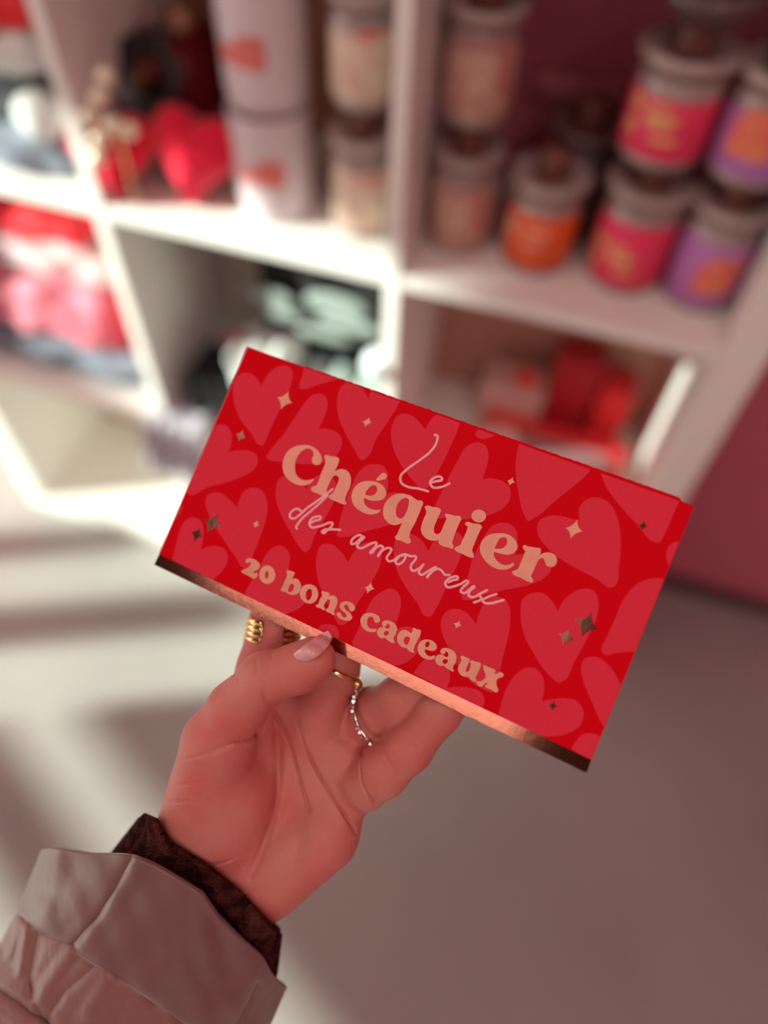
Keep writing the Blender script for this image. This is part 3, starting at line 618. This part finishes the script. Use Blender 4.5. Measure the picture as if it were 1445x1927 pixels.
GRO = [  # px polyline, width px, depth m
 ([(513, 1335), (520, 1382), (524, 1445), (519, 1517), (503, 1571), (484, 1620), (470, 1650)], 7, .0016),
 ([(516, 1340), (538, 1382), (560, 1445), (570, 1487), (583, 1526)], 3.2, .0026),
 ([(560, 1355), (583, 1422), (612, 1476), (641, 1521), (668, 1566)], 3.0, .0030),
 ([(490, 1372), (470, 1388), (448, 1397)], 6, .0021), ([(470, 1388), (430, 1402), (385, 1420)], 5, .0006),
 ([(495, 1293), (498, 1312), (506, 1325), (520, 1322)], 4, .0009), ([(484, 1238), (482, 1250), (484, 1266)], 2.5, .0005), ([(512, 1228), (511, 1242)], 2.5, .0003),
 ([(430, 1262), (445, 1275), (455, 1295)], 2.5, .0003), ([(686, 1412), (681, 1440), (687, 1480), (706, 1512)], 3.8, .0024),
 ([(722, 1418), (728, 1430), (737, 1444)], 2.5, .0005), ([(763, 1386), (775, 1400), (791, 1417)], 2.5, .0005), ([(770, 1380), (783, 1396)], 2, .0003),
 ([(345, 1620), (400, 1628), (450, 1612)], 3, .0005), ([(330, 1480), (380, 1470)], 3, .0003), ([(318, 1510), (370, 1508)], 3, .0003), ([(340, 1430), (385, 1420), (410, 1408)], 3, .0004),
 ([(600, 1290), (640, 1300), (668, 1318)], 4, .0006), ([(610, 1400), (650, 1390), (680, 1400)], 8, .0006), ([(540, 1500), (560, 1600), (520, 1680)], 16, .0012), ([(560, 1400), (545, 1480)], 12, .0012),
 ([(668, 1318), (674, 1345), (692, 1378), (722, 1398)], 5, .0011), ([(735, 1290), (752, 1312), (770, 1330)], 2.5, .0003), ([(748, 1285), (765, 1308)], 2.5, .0003)]
def base_sdf(P):
    d = None
    for J in PALM: c = chain(P, J); d = c if d is None else smin(d, c, .006)
    d = smin(d, chain(P, THUMB, .003), .0042)
    for J in (INDEX, MIDDLE, RING): d = smin(d, chain(P, J, .003), .0024)
    d = smin(d, chain(P, PINKY, .003), .0022)
    return d
def seg_dist(Q, pl):
    m_ = np.full(len(Q), 1e9)
    for a, b in zip(pl, pl[1:]):
        a, b = np.array(a, float), np.array(b, float); ab = b-a; t = np.clip(((Q-a)@ab)/(ab@ab), 0, 1)
        m_ = np.minimum(m_, np.linalg.norm(Q-a-t[:, None]*ab, axis=1))
    return m_
def full_sdf(P):
    d = base_sdf(P); Q = P[:, :2]/P[:, 2:]*F+np.array([CX, CY])
    g = np.zeros(len(P))
    for pl, w_, dp in GRO:
        q = np.array(smooth(pl, [False]*len(pl), closed=False, n=4)); L = np.r_[0, np.cumsum(np.linalg.norm(np.diff(q, axis=0), axis=1))]; L /= L[-1]
        best = np.full(len(Q), 1e9); sp = np.zeros(len(Q)); near = np.where((Q[:, 0] > q[:, 0].min()-4*w_) & (Q[:, 0] < q[:, 0].max()+4*w_) & (Q[:, 1] > q[:, 1].min()-4*w_) & (Q[:, 1] < q[:, 1].max()+4*w_))[0]
        if not len(near): continue
        Qn = Q[near]; bn = best[near]; sn = sp[near]
        for i in range(len(q)-1):
            ab = q[i+1]-q[i]; t = np.clip(((Qn-q[i])@ab)/max(ab@ab, 1e-9), 0, 1); dd = np.linalg.norm(Qn-q[i]-t[:, None]*ab, axis=1)
            m_ = dd < bn; bn = np.where(m_, dd, bn); sn = np.where(m_, L[i]+(L[i+1]-L[i])*t, sn)
        g[near] += dp*np.exp(-(bn/w_)**2)*np.clip(np.sin(np.pi*np.clip(sn*.94+.03, 0, 1)), 0, 1)**.45
    front = np.clip((.291-P[:, 2])/.006, 0, 1)
    return d+g*front
def nets(lo, hi, h, blk=8):
    nb = np.ceil((hi-lo)/(h*blk)).astype(int); n = nb*blk
    ci = np.stack(np.meshgrid(*[np.arange(k) for k in nb], indexing='ij'), -1).reshape(-1, 3)
    cc = lo+(ci+.5)*blk*h-h*.5
    dc = base_sdf(cc); keep = np.abs(dc) < blk*h*1.05
    G = np.repeat(np.repeat(np.repeat(dc.reshape(nb), blk, 0), blk, 1), blk, 2)
    loc = np.stack(np.meshgrid(*[np.arange(blk)]*3, indexing='ij'), -1).reshape(-1, 3)
    idx = (ci[keep][:, None, :]*blk+loc[None]).reshape(-1, 3)
    for s in range(0, len(idx), 400000):
        q = idx[s:s+400000]; G[q[:, 0], q[:, 1], q[:, 2]] = base_sdf(lo+q*h)
    ins = G < 0; m_ = n-1
    cnt = np.zeros(m_, int)
    for a in (0, 1):
        for b in (0, 1):
            for c in (0, 1): cnt += ins[a:a+m_[0], b:b+m_[1], c:c+m_[2]]
    act = (cnt > 0) & (cnt < 8); vi = -np.ones(m_, int); A = np.argwhere(act); vi[act] = np.arange(len(A))
    Vv = lo+(A+.5)*h; quads = []
    for ax_ in range(3):
        o1, o2 = [(1, 2), (2, 0), (0, 1)][ax_]
        sl0 = [slice(None)]*3; sl1 = [slice(None)]*3; sl0[ax_] = slice(0, -1); sl1[ax_] = slice(1, None)
        ch = ins[tuple(sl0)] != ins[tuple(sl1)]; E = np.argwhere(ch); ok = (E[:, o1] > 0) & (E[:, o2] > 0) & (E[:, o1] < m_[o1]) & (E[:, o2] < m_[o2]); E = E[ok]
        up = ins[E[:, 0], E[:, 1], E[:, 2]]
        def g(d1, d2): q = E.copy(); q[:, o1] -= d1; q[:, o2] -= d2; return vi[q[:, 0], q[:, 1], q[:, 2]]
        Q = np.stack([g(0, 0), g(1, 0), g(1, 1), g(0, 1)], 1); Q[~up] = Q[~up][:, ::-1]; quads.append(Q)
    Q = np.concatenate(quads); return Vv, Q[(Q >= 0).all(1)]
def grad(P, fn, e=2e-4):
    g = np.zeros_like(P)
    for i in range(3): d = np.zeros(3); d[i] = e; g[:, i] = (fn(P+d)-fn(P-d))/(2*e)
    return g
lo = np.array([-.105, -.022, .245]); hi = np.array([.050, .195, .327])
HV, HQ = nets(lo, hi, .00052)
for it in range(3):
    g = grad(HV, base_sdf); HV = HV-g/np.maximum((g**2).sum(1, keepdims=True), .2)*base_sdf(HV)[:, None]
    if it < 2:                                   # relax the grid pattern
        acc = np.zeros_like(HV); cn = np.zeros(len(HV))
        for k in range(4):
            np.add.at(acc, HQ[:, k], HV[HQ[:, (k+1) % 4]]); np.add.at(cn, HQ[:, k], 1)
            np.add.at(acc, HQ[:, k], HV[HQ[:, (k-1) % 4]]); np.add.at(cn, HQ[:, k], 1)
        HV = .35*HV+.65*acc/np.maximum(cn, 1)[:, None]
for it in range(2):
    g = grad(HV, base_sdf); gl = np.maximum(np.linalg.norm(g, axis=1, keepdims=True), .3); HV = HV-g/gl*np.clip(full_sdf(HV), -.0026, .0026)[:, None]
# outward winding check
fa, fb, fc = HV[HQ[:2000, 0]], HV[HQ[:2000, 1]], HV[HQ[:2000, 2]]; nrm = np.cross(fb-fa, fc-fa); gg = grad((fa+fc)/2, base_sdf)
hand_q = HQ if (nrm*gg).sum() > 0 else HQ[:, ::-1]

person = empty('person', tuple(c2w(pc(400, 1650, .29))), 'person with left forearm in mauve satin sleeve, hand pinching the red card', 'person')
PO = np.array(person.location)
skin = mat('skin', (.66, .27, .225), .46, spec=.4, sss=.12)
nt = skin.node_tree; bs = nt.nodes['Principled BSDF']; tc = nt.nodes.new('ShaderNodeTexCoord')
n1 = nt.nodes.new('ShaderNodeTexNoise'); n1.inputs['Scale'].default_value = 45; n1.inputs['Detail'].default_value = 4
mr = nt.nodes.new('ShaderNodeMapRange'); mr.inputs['From Min'].default_value = .35; mr.inputs['From Max'].default_value = .65
mx = nt.nodes.new('ShaderNodeMix'); mx.data_type = 'RGBA'; mx.inputs[6].default_value = (.64, .245, .205, 1); mx.inputs[7].default_value = (.63, .17, .145, 1)
nt.links.new(tc.outputs['Object'], n1.inputs['Vector']); nt.links.new(n1.outputs['Fac'], mr.inputs['Value']); nt.links.new(mr.outputs['Result'], mx.inputs[0]); nt.links.new(mx.outputs[2], bs.inputs['Base Color'])
vo = nt.nodes.new('ShaderNodeTexVoronoi'); vo.inputs['Scale'].default_value = 1250; vo.feature = 'DISTANCE_TO_EDGE'
n2 = nt.nodes.new('ShaderNodeTexNoise'); n2.inputs['Scale'].default_value = 260; n2.inputs['Detail'].default_value = 6
b1_ = nt.nodes.new('ShaderNodeBump'); b1_.inputs['Distance'].default_value = .00022; b1_.inputs['Strength'].default_value = .9
b2_ = nt.nodes.new('ShaderNodeBump'); b2_.inputs['Distance'].default_value = .0003; b2_.inputs['Strength'].default_value = .6
nt.links.new(tc.outputs['Object'], vo.inputs['Vector']); nt.links.new(tc.outputs['Object'], n2.inputs['Vector'])
nt.links.new(vo.outputs['Distance'], b1_.inputs['Height']); nt.links.new(n2.outputs['Fac'], b2_.inputs['Height'])
nt.links.new(b1_.outputs['Normal'], b2_.inputs['Normal']); nt.links.new(b2_.outputs['Normal'], bs.inputs['Normal'])
me = bpy.data.meshes.new('hand'); Vw = c2w(HV)-PO
me.vertices.add(len(Vw)); me.vertices.foreach_set('co', Vw.astype(np.float32).ravel())
me.loops.add(len(hand_q)*4); me.loops.foreach_set('vertex_index', hand_q.astype(np.int32).ravel())
me.polygons.add(len(hand_q)); me.polygons.foreach_set('loop_start', np.arange(0, len(hand_q)*4, 4, dtype=np.int32)); me.polygons.foreach_set('loop_total', np.full(len(hand_q), 4, np.int32))
me.update(calc_edges=True); me.validate()
link('hand', me, skin, person, True)

def surf(px, py, off=0.0, d0=.245, d1=.31):
    r = pc(px, py, 1.0); d = d0
    for _ in range(80):
        s = float(base_sdf((r*d)[None])[0])-off
        if s < 2e-5: return d
        d += s*.9/np.linalg.norm(r)
        if d > d1: return None
    return d
# thumb nail: a curved plate lying on the side of the thumb tip
NL = [(553, 1231), (577, 1212), (602, 1194), (617, 1186)]; NR = [(575, 1244), (594, 1236), (609, 1226), (625, 1206)]
def lerp(P, t): t = t*(len(P)-1); i = min(int(t), len(P)-2); return np.array(P[i])*(1-(t-i))+np.array(P[i+1])*(t-i)
NU, NVn = 17, 11; G = np.full((NU, NVn), np.nan); XY = {}
for i in range(NU):
    for j in range(NVn):
        u, v = i/(NU-1), j/(NVn-1); a, b = lerp(NL, u), lerp(NR, u)
        c = a*(1-v)+b*v
        e = 5*math.sin(math.pi*v); dirn = np.array([.83, -.56])
        c = c+dirn*(-e if i == 0 else 0)*1.0+dirn*(e*.5*(u**3))
        XY[i, j] = c; s = surf(c[0], c[1], .0005); G[i, j] = np.nan if s is None else s
gx, gy, gz = [], [], []
for (i, j), c in XY.items():
    if not np.isnan(G[i, j]): gx.append(c[0]-590); gy.append(c[1]-1215); gz.append(G[i, j])
A = np.stack([np.ones(len(gx)), gx, gy, np.square(gx), np.multiply(gx, gy), np.square(gy)], 1)
co = np.linalg.lstsq(A, np.array(gz), rcond=None)[0]
V = []; Fc = []
for i in range(NU):
    for j in range(NVn):
        c = XY[i, j]; x, y = c[0]-590, c[1]-1215
        z = float(np.array([1, x, y, x*x, x*y, y*y])@co); z = z if np.isnan(G[i, j]) else min(z, G[i, j]+.0003)
        V.append(c2w(pc(c[0], c[1], min(z, .2640)-.0001))-PO)
for i in range(NU-1):
    for j in range(NVn-1): Fc.append((i*NVn+j, (i+1)*NVn+j, (i+1)*NVn+j+1, i*NVn+j+1))
o = link('thumb_nail', mesh_of(V, Fc), nail_m, person, True); tag(o, 'glossy pale pink thumb nail')
md = o.modifiers.new('s', 'SOLIDIFY'); md.thickness = .0006; md.offset = -1
md = o.modifiers.new('b', 'SUBSURF'); md.levels = 1; md.render_levels = 2

# ------------------------------------------------------------------ finger rings (worn, separate things)
def ring_frame(J, t_px, tilt=0.0):
    """centre + axis of a finger chain at photo point index pair"""
    (x0, y0, d0, r0), (x1, y1, d1, r1) = J; a, b = pc(x0, y0, d0), pc(x1, y1, d1); t = t_px
    c = a+(b-a)*t; ax_ = (b-a)/np.linalg.norm(b-a); r = (r0*d0*(1-t)+r1*d1*t)/F
    view = -c/np.linalg.norm(c); e1 = view-ax_*(view@ax_); e1 /= np.linalg.norm(e1); e2 = np.cross(ax_, e1)
    return c, ax_, e1, e2, r
def sweep_ring(name, fr, prof, a0, a1, m, parent, dr=0.0, n=96, wave=None, origin=PO, capped=True):
    c, ax_, e1, e2, r = fr; V = []; Fc = []; closed = abs((a1-a0)-2*math.pi) < 1e-6; K = len(prof); cnt_ = n if closed else n+1
    for i in range(cnt_):
        a = a0+(a1-a0)*i/n; s = 1.0
        if not closed: e = min(i, n-i)/n*(a1-a0); s = min(1, math.sqrt(max(0, 1-(1-min(e/.28, 1))**2))+.25)
        for (h_, q) in prof:
            rr = r+dr+q; p = c+(e1*math.cos(a)+e2*math.sin(a))*rr+ax_*h_*(s if not closed else 1)
            if wave: p = p+ax_*wave(a)
            V.append(c2w(p)-origin)
    for i in range(n):
        i2 = (i+1) % cnt_
        for k in range(K): Fc.append((i*K+k, i*K+(k+1) % K, i2*K+(k+1) % K, i2*K+k))
    if not closed: Fc.append(tuple(range(K))); Fc.append(tuple((cnt_-1)*K+k for k in reversed(range(K))))
    return link(name, mesh_of(V, Fc), m, parent, True)
fr = ring_frame([INDEX[1], INDEX[2]], 1.22)
r1 = empty('gold_ring', tuple(c2w(fr[0])), 'wide open gold cuff ring with ridges on the index finger behind the thumb', 'ring')
prof = []; hw = .0046
for i in range(33):
    h_ = -hw+2*hw*i/32; prof.append((h_, .0009+.0007*abs(math.sin((h_+hw)/(2*hw)*math.pi*4))**.8))
prof += [(hw, .0002), (-hw, .0002)]
sweep_ring('ridged_band', fr, prof, .36, 2*math.pi-.36, gold, r1, origin=np.array(r1.location))
# middle finger: thin plain band with a small setting at its side
fr = ring_frame([MIDDLE[0], MIDDLE[1]], 1.04); fr = (fr[0], fr[1], fr[2], fr[3], fr[4])
axt = fr[1]+fr[3]*.10-fr[2]*.25; axt /= np.linalg.norm(axt); e1 = fr[2]-axt*(fr[2]@axt); e1 /= np.linalg.norm(e1); fr2 = (fr[0], axt, e1, np.cross(axt, e1), fr[4])
r2 = empty('gold_ring', tuple(c2w(fr[0])), 'thin plain gold band on the middle finger, just below the foil edge of the card', 'ring')
circ = lambda a, b, k=12: [(a*math.cos(2*math.pi*i/k), .0006+b*math.sin(2*math.pi*i/k)) for i in range(k)]
sweep_ring('band', fr2, circ(.0013, .0009), 0, 2*math.pi, gold, r2, dr=.0003, origin=np.array(r2.location))
sd = -1 if (fr2[3][0] < 0) else 1
ps = fr2[0]+(fr2[2]*math.cos(1.25*sd)+fr2[3]*math.sin(1.25*sd))*(fr2[4]+.0012)-fr2[1]*.0012
o = MB().ball((0, 0, 0), .0022, 3, (1, 1, 1)).build('setting', gold, r2, True, tuple(c2w(ps)-np.array(r2.location)))
# ring finger: eternity band of crystals
fr = ring_frame([RING[1], RING[2]], .04)
axr = fr[1].copy(); axr /= np.linalg.norm(axr)
r3 = empty('crystal_ring', tuple(c2w(fr[0])), 'slim pale gold ring set with a row of clear crystals on the ring finger', 'ring')
O3 = np.array(r3.location)
bd3 = sweep_ring('band', fr, circ(.0011, .0007), 0, 2*math.pi, silver, r3, dr=.0006, origin=O3)
for k in range(-9, 10):
    a = k*.165; c, ax_, e1, e2, r = fr; p = c+(e1*math.cos(a)+e2*math.sin(a))*(r+.0019)
    g_ = bmesh.new(); bmesh.ops.create_icosphere(g_, subdivisions=1, radius=.00105); me = bpy.data.meshes.new('crystal'); g_.to_mesh(me); g_.free()
    o = link('crystal', me, crystal_m, bd3); o.location = tuple(c2w(p)-O3); o.rotation_euler = tuple(rng.uniform(0, 3, 3))

# ------------------------------------------------------------------ knitted cuff and jacket sleeve
def resample(P, n):
    P = np.array(P, float); L = np.r_[0, np.cumsum(np.linalg.norm(np.diff(P[:, :2], axis=0), axis=1))]; t = np.linspace(0, L[-1], n)
    return np.stack([np.interp(t, L, P[:, k]) for k in range(P.shape[1])], 1)
def tube_from(rows, NF, NBk, disp=None, bulge_pow=.5):
    """rows: (front photo polyline, edge depth, front bulge, back bulge) -> closed rings"""
    V = []; R = len(rows); K = NF+NBk
    for j, (fp, dep, fbu, bbu) in enumerate(rows):
        q = resample(fp, NF)
        for i in range(NF):
            s = i/(NF-1); w_ = max(math.sin(math.pi*s), 0)**bulge_pow; z = dep-fbu*w_
            if disp: z -= disp(j, s)
            V.append(pc(q[i][0], q[i][1], z))
        a, b = q[-1], q[0]
        for i in range(NBk):
            s = (i+1)/(NBk+1); V.append(pc(a[0]+(b[0]-a[0])*s, a[1]+(b[1]-a[1])*s, dep+bbu*math.sin(math.pi*s)**.6))
    Fc = [(j*K+i, j*K+(i+1) % K, (j+1)*K+(i+1) % K, (j+1)*K+i) for j in range(R-1) for i in range(K)]
    return np.array(V), Fc
# knit cuff
kf = [(268, 1545), (281, 1533), (297, 1538), (312, 1577), (350, 1600), (390, 1625), (438, 1663), (477, 1702), (508, 1736), (522, 1752)]
kb_ = [(222, 1603), (229, 1606), (252, 1612), (295, 1632), (341, 1662), (384, 1690), (411, 1730), (446, 1768), (492, 1805), (517, 1795)]
rows = []
for j in range(30):
    t = j/29*1.9; a, b = resample(kf, 20), resample(kb_, 20); q = a+(b-a)*t
    lip = .0010*math.sin(min(t/.18, 1)*math.pi/2)
    rows.append((q, .293+.004*t, .0205+lip, .021))
kn = rng.normal(0, 1, (40, 400))
def kd(j, s): return .00025*math.sin(j*1.4+6*math.sin(s*20))+.0006*math.sin(s*9+j*.25)+.0002*math.sin(s*160)
Vk, Fk = tube_from(rows, 200, 60, kd, .38)
def surf_many(Q, d0=.24, d1=.31):
    r = np.stack([(Q[:, 0]-CX)/F, (Q[:, 1]-CY)/F, np.ones(len(Q))], 1); L = np.linalg.norm(r, axis=1); d = np.full(len(Q), d0)
    for _ in range(40): d = np.minimum(d+base_sdf(r*d[:, None])*.85/L, d1)
    return d
Kk = 260
for j in range(30):
    blk_ = Vk[j*Kk:j*Kk+200]; Q = blk_[:, :2]/blk_[:, 2:]*F+np.array([CX, CY]); hd = surf_many(Q)
    hd = np.where(hd > .3, 9, hd); hd = np.array([hd[max(0, i-12):i+13].min() for i in range(200)]); hd = np.convolve(np.pad(hd, 8, mode='edge'), np.ones(17)/17, 'valid')
    nd = np.minimum(blk_[:, 2], hd-.0030+np.array([-kd(j, i/199) for i in range(200)])); nd[hd > 1] = blk_[hd > 1, 2]
    Vk[j*Kk:j*Kk+200] = blk_/blk_[:, 2:]*nd[:, None]
knit = mat('brown_knit', (.11, .034, .024), .95, spec=.05, vary=(180, (.030, .008, .007), .12))
nt = knit.node_tree; bs = nt.nodes['Principled BSDF']; tc = nt.nodes.new('ShaderNodeTexCoord')
vo = nt.nodes.new('ShaderNodeTexVoronoi'); vo.inputs['Scale'].default_value = 1100; bu = nt.nodes.new('ShaderNodeBump'); bu.inputs['Distance'].default_value = .0009; bu.inputs['Strength'].default_value = 1
nt.links.new(tc.outputs['Object'], vo.inputs['Vector']); nt.links.new(vo.outputs['Distance'], bu.inputs['Height']); nt.links.new(bu.outputs['Normal'], bs.inputs['Normal'])
o = link('knit_cuff', mesh_of(c2w(Vk)-PO, Fk), knit, person, True); md = o.modifiers.new('s', 'SOLIDIFY'); md.thickness = .0022; md.offset = -1
# jacket: folded satin cuff band, then the gathered sleeve
J0 = [(84, 1606), (90, 1595), (101, 1592), (135, 1597), (174, 1604), (229, 1605), (256, 1608), (295, 1624), (341, 1651), (384, 1678), (411, 1717), (446, 1752), (492, 1795), (507, 1825), (533, 1853)]
J1 = [(40, 1718), (41, 1723), (60, 1736), (78, 1748), (140, 1780), (186, 1810), (252, 1849), (360, 1924), (430, 1978), (480, 2015)]
J1 = [(40, 1716), (44, 1724), (60, 1736), (78, 1748), (140, 1780), (186, 1810), (252, 1849), (300, 1882), (360, 1924), (420, 1970), (455, 2000), (465, 2010)]
NFR = 240
def mixrow(A, Bq, t): return resample(A, NFR)*(1-t)+resample(Bq, NFR)*t
def line_d(x, y, pl): return float(seg_dist(np.array([[x, y]]), pl)[0])
rows = []; RJ = 44
for j in range(RJ+1):
    t = j/RJ; rows.append((mixrow(J0, J1, t), .297+.006*t, .042-.003*t, .030))
rows_px = [r[0] for r in rows]
def jd(j, s):
    x, y = rows_px[j][min(int(s*(NFR-1)+.5), NFR-1)]; t = j/RJ; z = 0
    z += .0016*(1 if s > .33 else 0)*min(max((s-.33)/.02, 0), 1)*0
    f = line_d(x, y, [(256, 1608), (233, 1643), (186, 1717), (140, 1779)]); z -= .0014*math.exp(-(f/7)**2); 
    sgn = (x-256)*171+(y-1608)*116
    z += .0010*math.exp(-((f-14)/16)**2)*(1 if sgn > 0 else .2)
    f = line_d(x, y, [(481, 1845), (440, 1925)]); z -= .0016*math.exp(-(f/5)**2)
    f = line_d(x, y, [(384, 1690), (330, 1760), (300, 1840)]); z += .0014*math.exp(-(f/38)**2)
    f = line_d(x, y, [(411, 1735), (420, 1850)]); z -= .0012*math.exp(-(f/25)**2)
    f = line_d(x, y, [(120, 1605), (90, 1700)]); z += .0010*math.exp(-(f/20)**2)
    z += .0005*math.sin(x*.035+y*.05)+.0003*math.sin(x*.09-y*.04)
    if t > .93: z -= .0014*((t-.93)/.07)**2
    return z
VJ, FJ = tube_from(rows, NFR, 70, jd, .72)
satin = mat('mauve_satin', (.205, .108, .103), .36, spec=.45, sheen=.25, coords='Object')
nt = satin.node_tree; bs = nt.nodes['Principled BSDF']; tc = nt.nodes.new('ShaderNodeTexCoord')
wv = nt.nodes.new('ShaderNodeTexWave'); wv.inputs['Scale'].default_value = 900; wv.inputs['Distortion'].default_value = .6; mp = nt.nodes.new('ShaderNodeMapping'); mp.inputs['Rotation'].default_value = (.5, .3, .7)
bu = nt.nodes.new('ShaderNodeBump'); bu.inputs['Distance'].default_value = .00003; bu.inputs['Strength'].default_value = .15
n3 = nt.nodes.new('ShaderNodeTexNoise'); n3.inputs['Scale'].default_value = 70; bu2 = nt.nodes.new('ShaderNodeBump'); bu2.inputs['Distance'].default_value = .0012; bu2.inputs['Strength'].default_value = .5
nt.links.new(tc.outputs['Object'], mp.inputs['Vector']); nt.links.new(mp.outputs['Vector'], wv.inputs['Vector']); nt.links.new(wv.outputs['Fac'], bu.inputs['Height'])
nt.links.new(tc.outputs['Object'], n3.inputs['Vector']); nt.links.new(n3.outputs['Fac'], bu2.inputs['Height']); nt.links.new(bu.outputs['Normal'], bu2.inputs['Normal']); nt.links.new(bu2.outputs['Normal'], bs.inputs['Normal'])
o = link('jacket_cuff', mesh_of(c2w(VJ)-PO, FJ), satin, person, True); md = o.modifiers.new('s', 'SOLIDIFY'); md.thickness = .0018; md.offset = -1
J2 = [(6, 1778), (14, 1800), (30, 1822), (60, 1850), (110, 1890), (160, 1935), (220, 1985), (290, 2040), (340, 2080), (390, 2115)]
J3 = [(-150, 1900), (-120, 1950), (-60, 2020), (20, 2110), (100, 2200), (180, 2280), (250, 2330)]
rows = []; RS = 84
for j in range(RS+1):
    t = min(j/60, 1); q = mixrow(J1, J2, t/.4) if t < .4 else mixrow(J2, J3, (t-.4)/.6)
    if j > 60: q = q+np.array([-28, 40])*(j-60)
    rows.append((q, .303+.012*t+.0022*max(j-60, 0), .0390-.0005*t, .030))
rows_px2 = [r[0] for r in rows]
FOLDS = [([(78, 1750), (62, 1830), (70, 1885), (100, 1927)], 9, .0026), ([(140, 1786), (100, 1840), (70, 1890)], 13, -.0022), ([(186, 1812), (130, 1860), (90, 1920)], 10, .0016), ([(210, 1835), (170, 1900)], 14, -.0018),
         ([(0, 1860), (40, 1885), (90, 1922)], 7, .0030), ([(0, 1895), (50, 1927)], 12, -.0014), ([(300, 1890), (260, 1960)], 22, .0016), ([(44, 1730), (20, 1800)], 9, -.0012), ([(250, 1855), (215, 1920)], 12, .0012), ([(55, 1745), (42, 1830)], 7, -.0014)]
def sdp(j, s):
    if j > 60: return .0015*math.sin(j*.9+s*7)
    x, y = rows_px2[j][min(int(s*(NFR-1)+.5), NFR-1)]; t = j/60; z = 0
    for pl, w_, dp in FOLDS: z -= dp*math.exp(-(line_d(x, y, pl)/w_)**2)
    z += .0007*math.sin(s*42+t*3)*math.exp(-t*4)
    z -= .0020*math.exp(-(t/.03)**2)*.8
    return z
VS, FS = tube_from(rows, NFR, 70, sdp, .72)
o = link('jacket_sleeve', mesh_of(c2w(VS)-PO, FS), mat('mauve_satin_sleeve', (.26, .130, .112), .42, spec=.4, sheen=.5, bump=(90, .001)), person, True); md = o.modifiers.new('s', 'SOLIDIFY'); md.thickness = .0015; md.offset = -1

# ================================================================== LIGHT
sun = bpy.data.objects.new('sun', bpy.data.lights.new('sun', 'SUN')); COL.objects.link(sun)
d = Vector((b_[0], b_[1], -.38)); sun.rotation_euler = d.to_track_quat('-Z', 'Y').to_euler(); sun.location = (-3, -1.5, 2)
sun.data.energy = 12.5; sun.data.angle = math.radians(1.0); sun.data.color = (.90, 1.0, .86)
wd = bpy.data.worlds.new('world'); S.world = wd; wd.use_nodes = True
bg = wd.node_tree.nodes['Background']; bg.inputs['Color'].default_value = (1.0, .66, .63, 1); bg.inputs['Strength'].default_value = .52

# daylight through the shop window
win = bpy.data.objects.new('window_daylight', bpy.data.lights.new('window_daylight', 'AREA')); COL.objects.link(win)
P = nn_*-1.93+a_*-2.88
win.location = (P[0], P[1], 1.0); win.rotation_euler = Vector((nn_[0], nn_[1], 0)).to_track_quat('-Z', 'Z').to_euler()
win.data.shape = 'RECTANGLE'; win.data.size = 1.9; win.data.size_y = 1.3; win.data.energy = 24; win.data.color = (1.0, .86, .80)
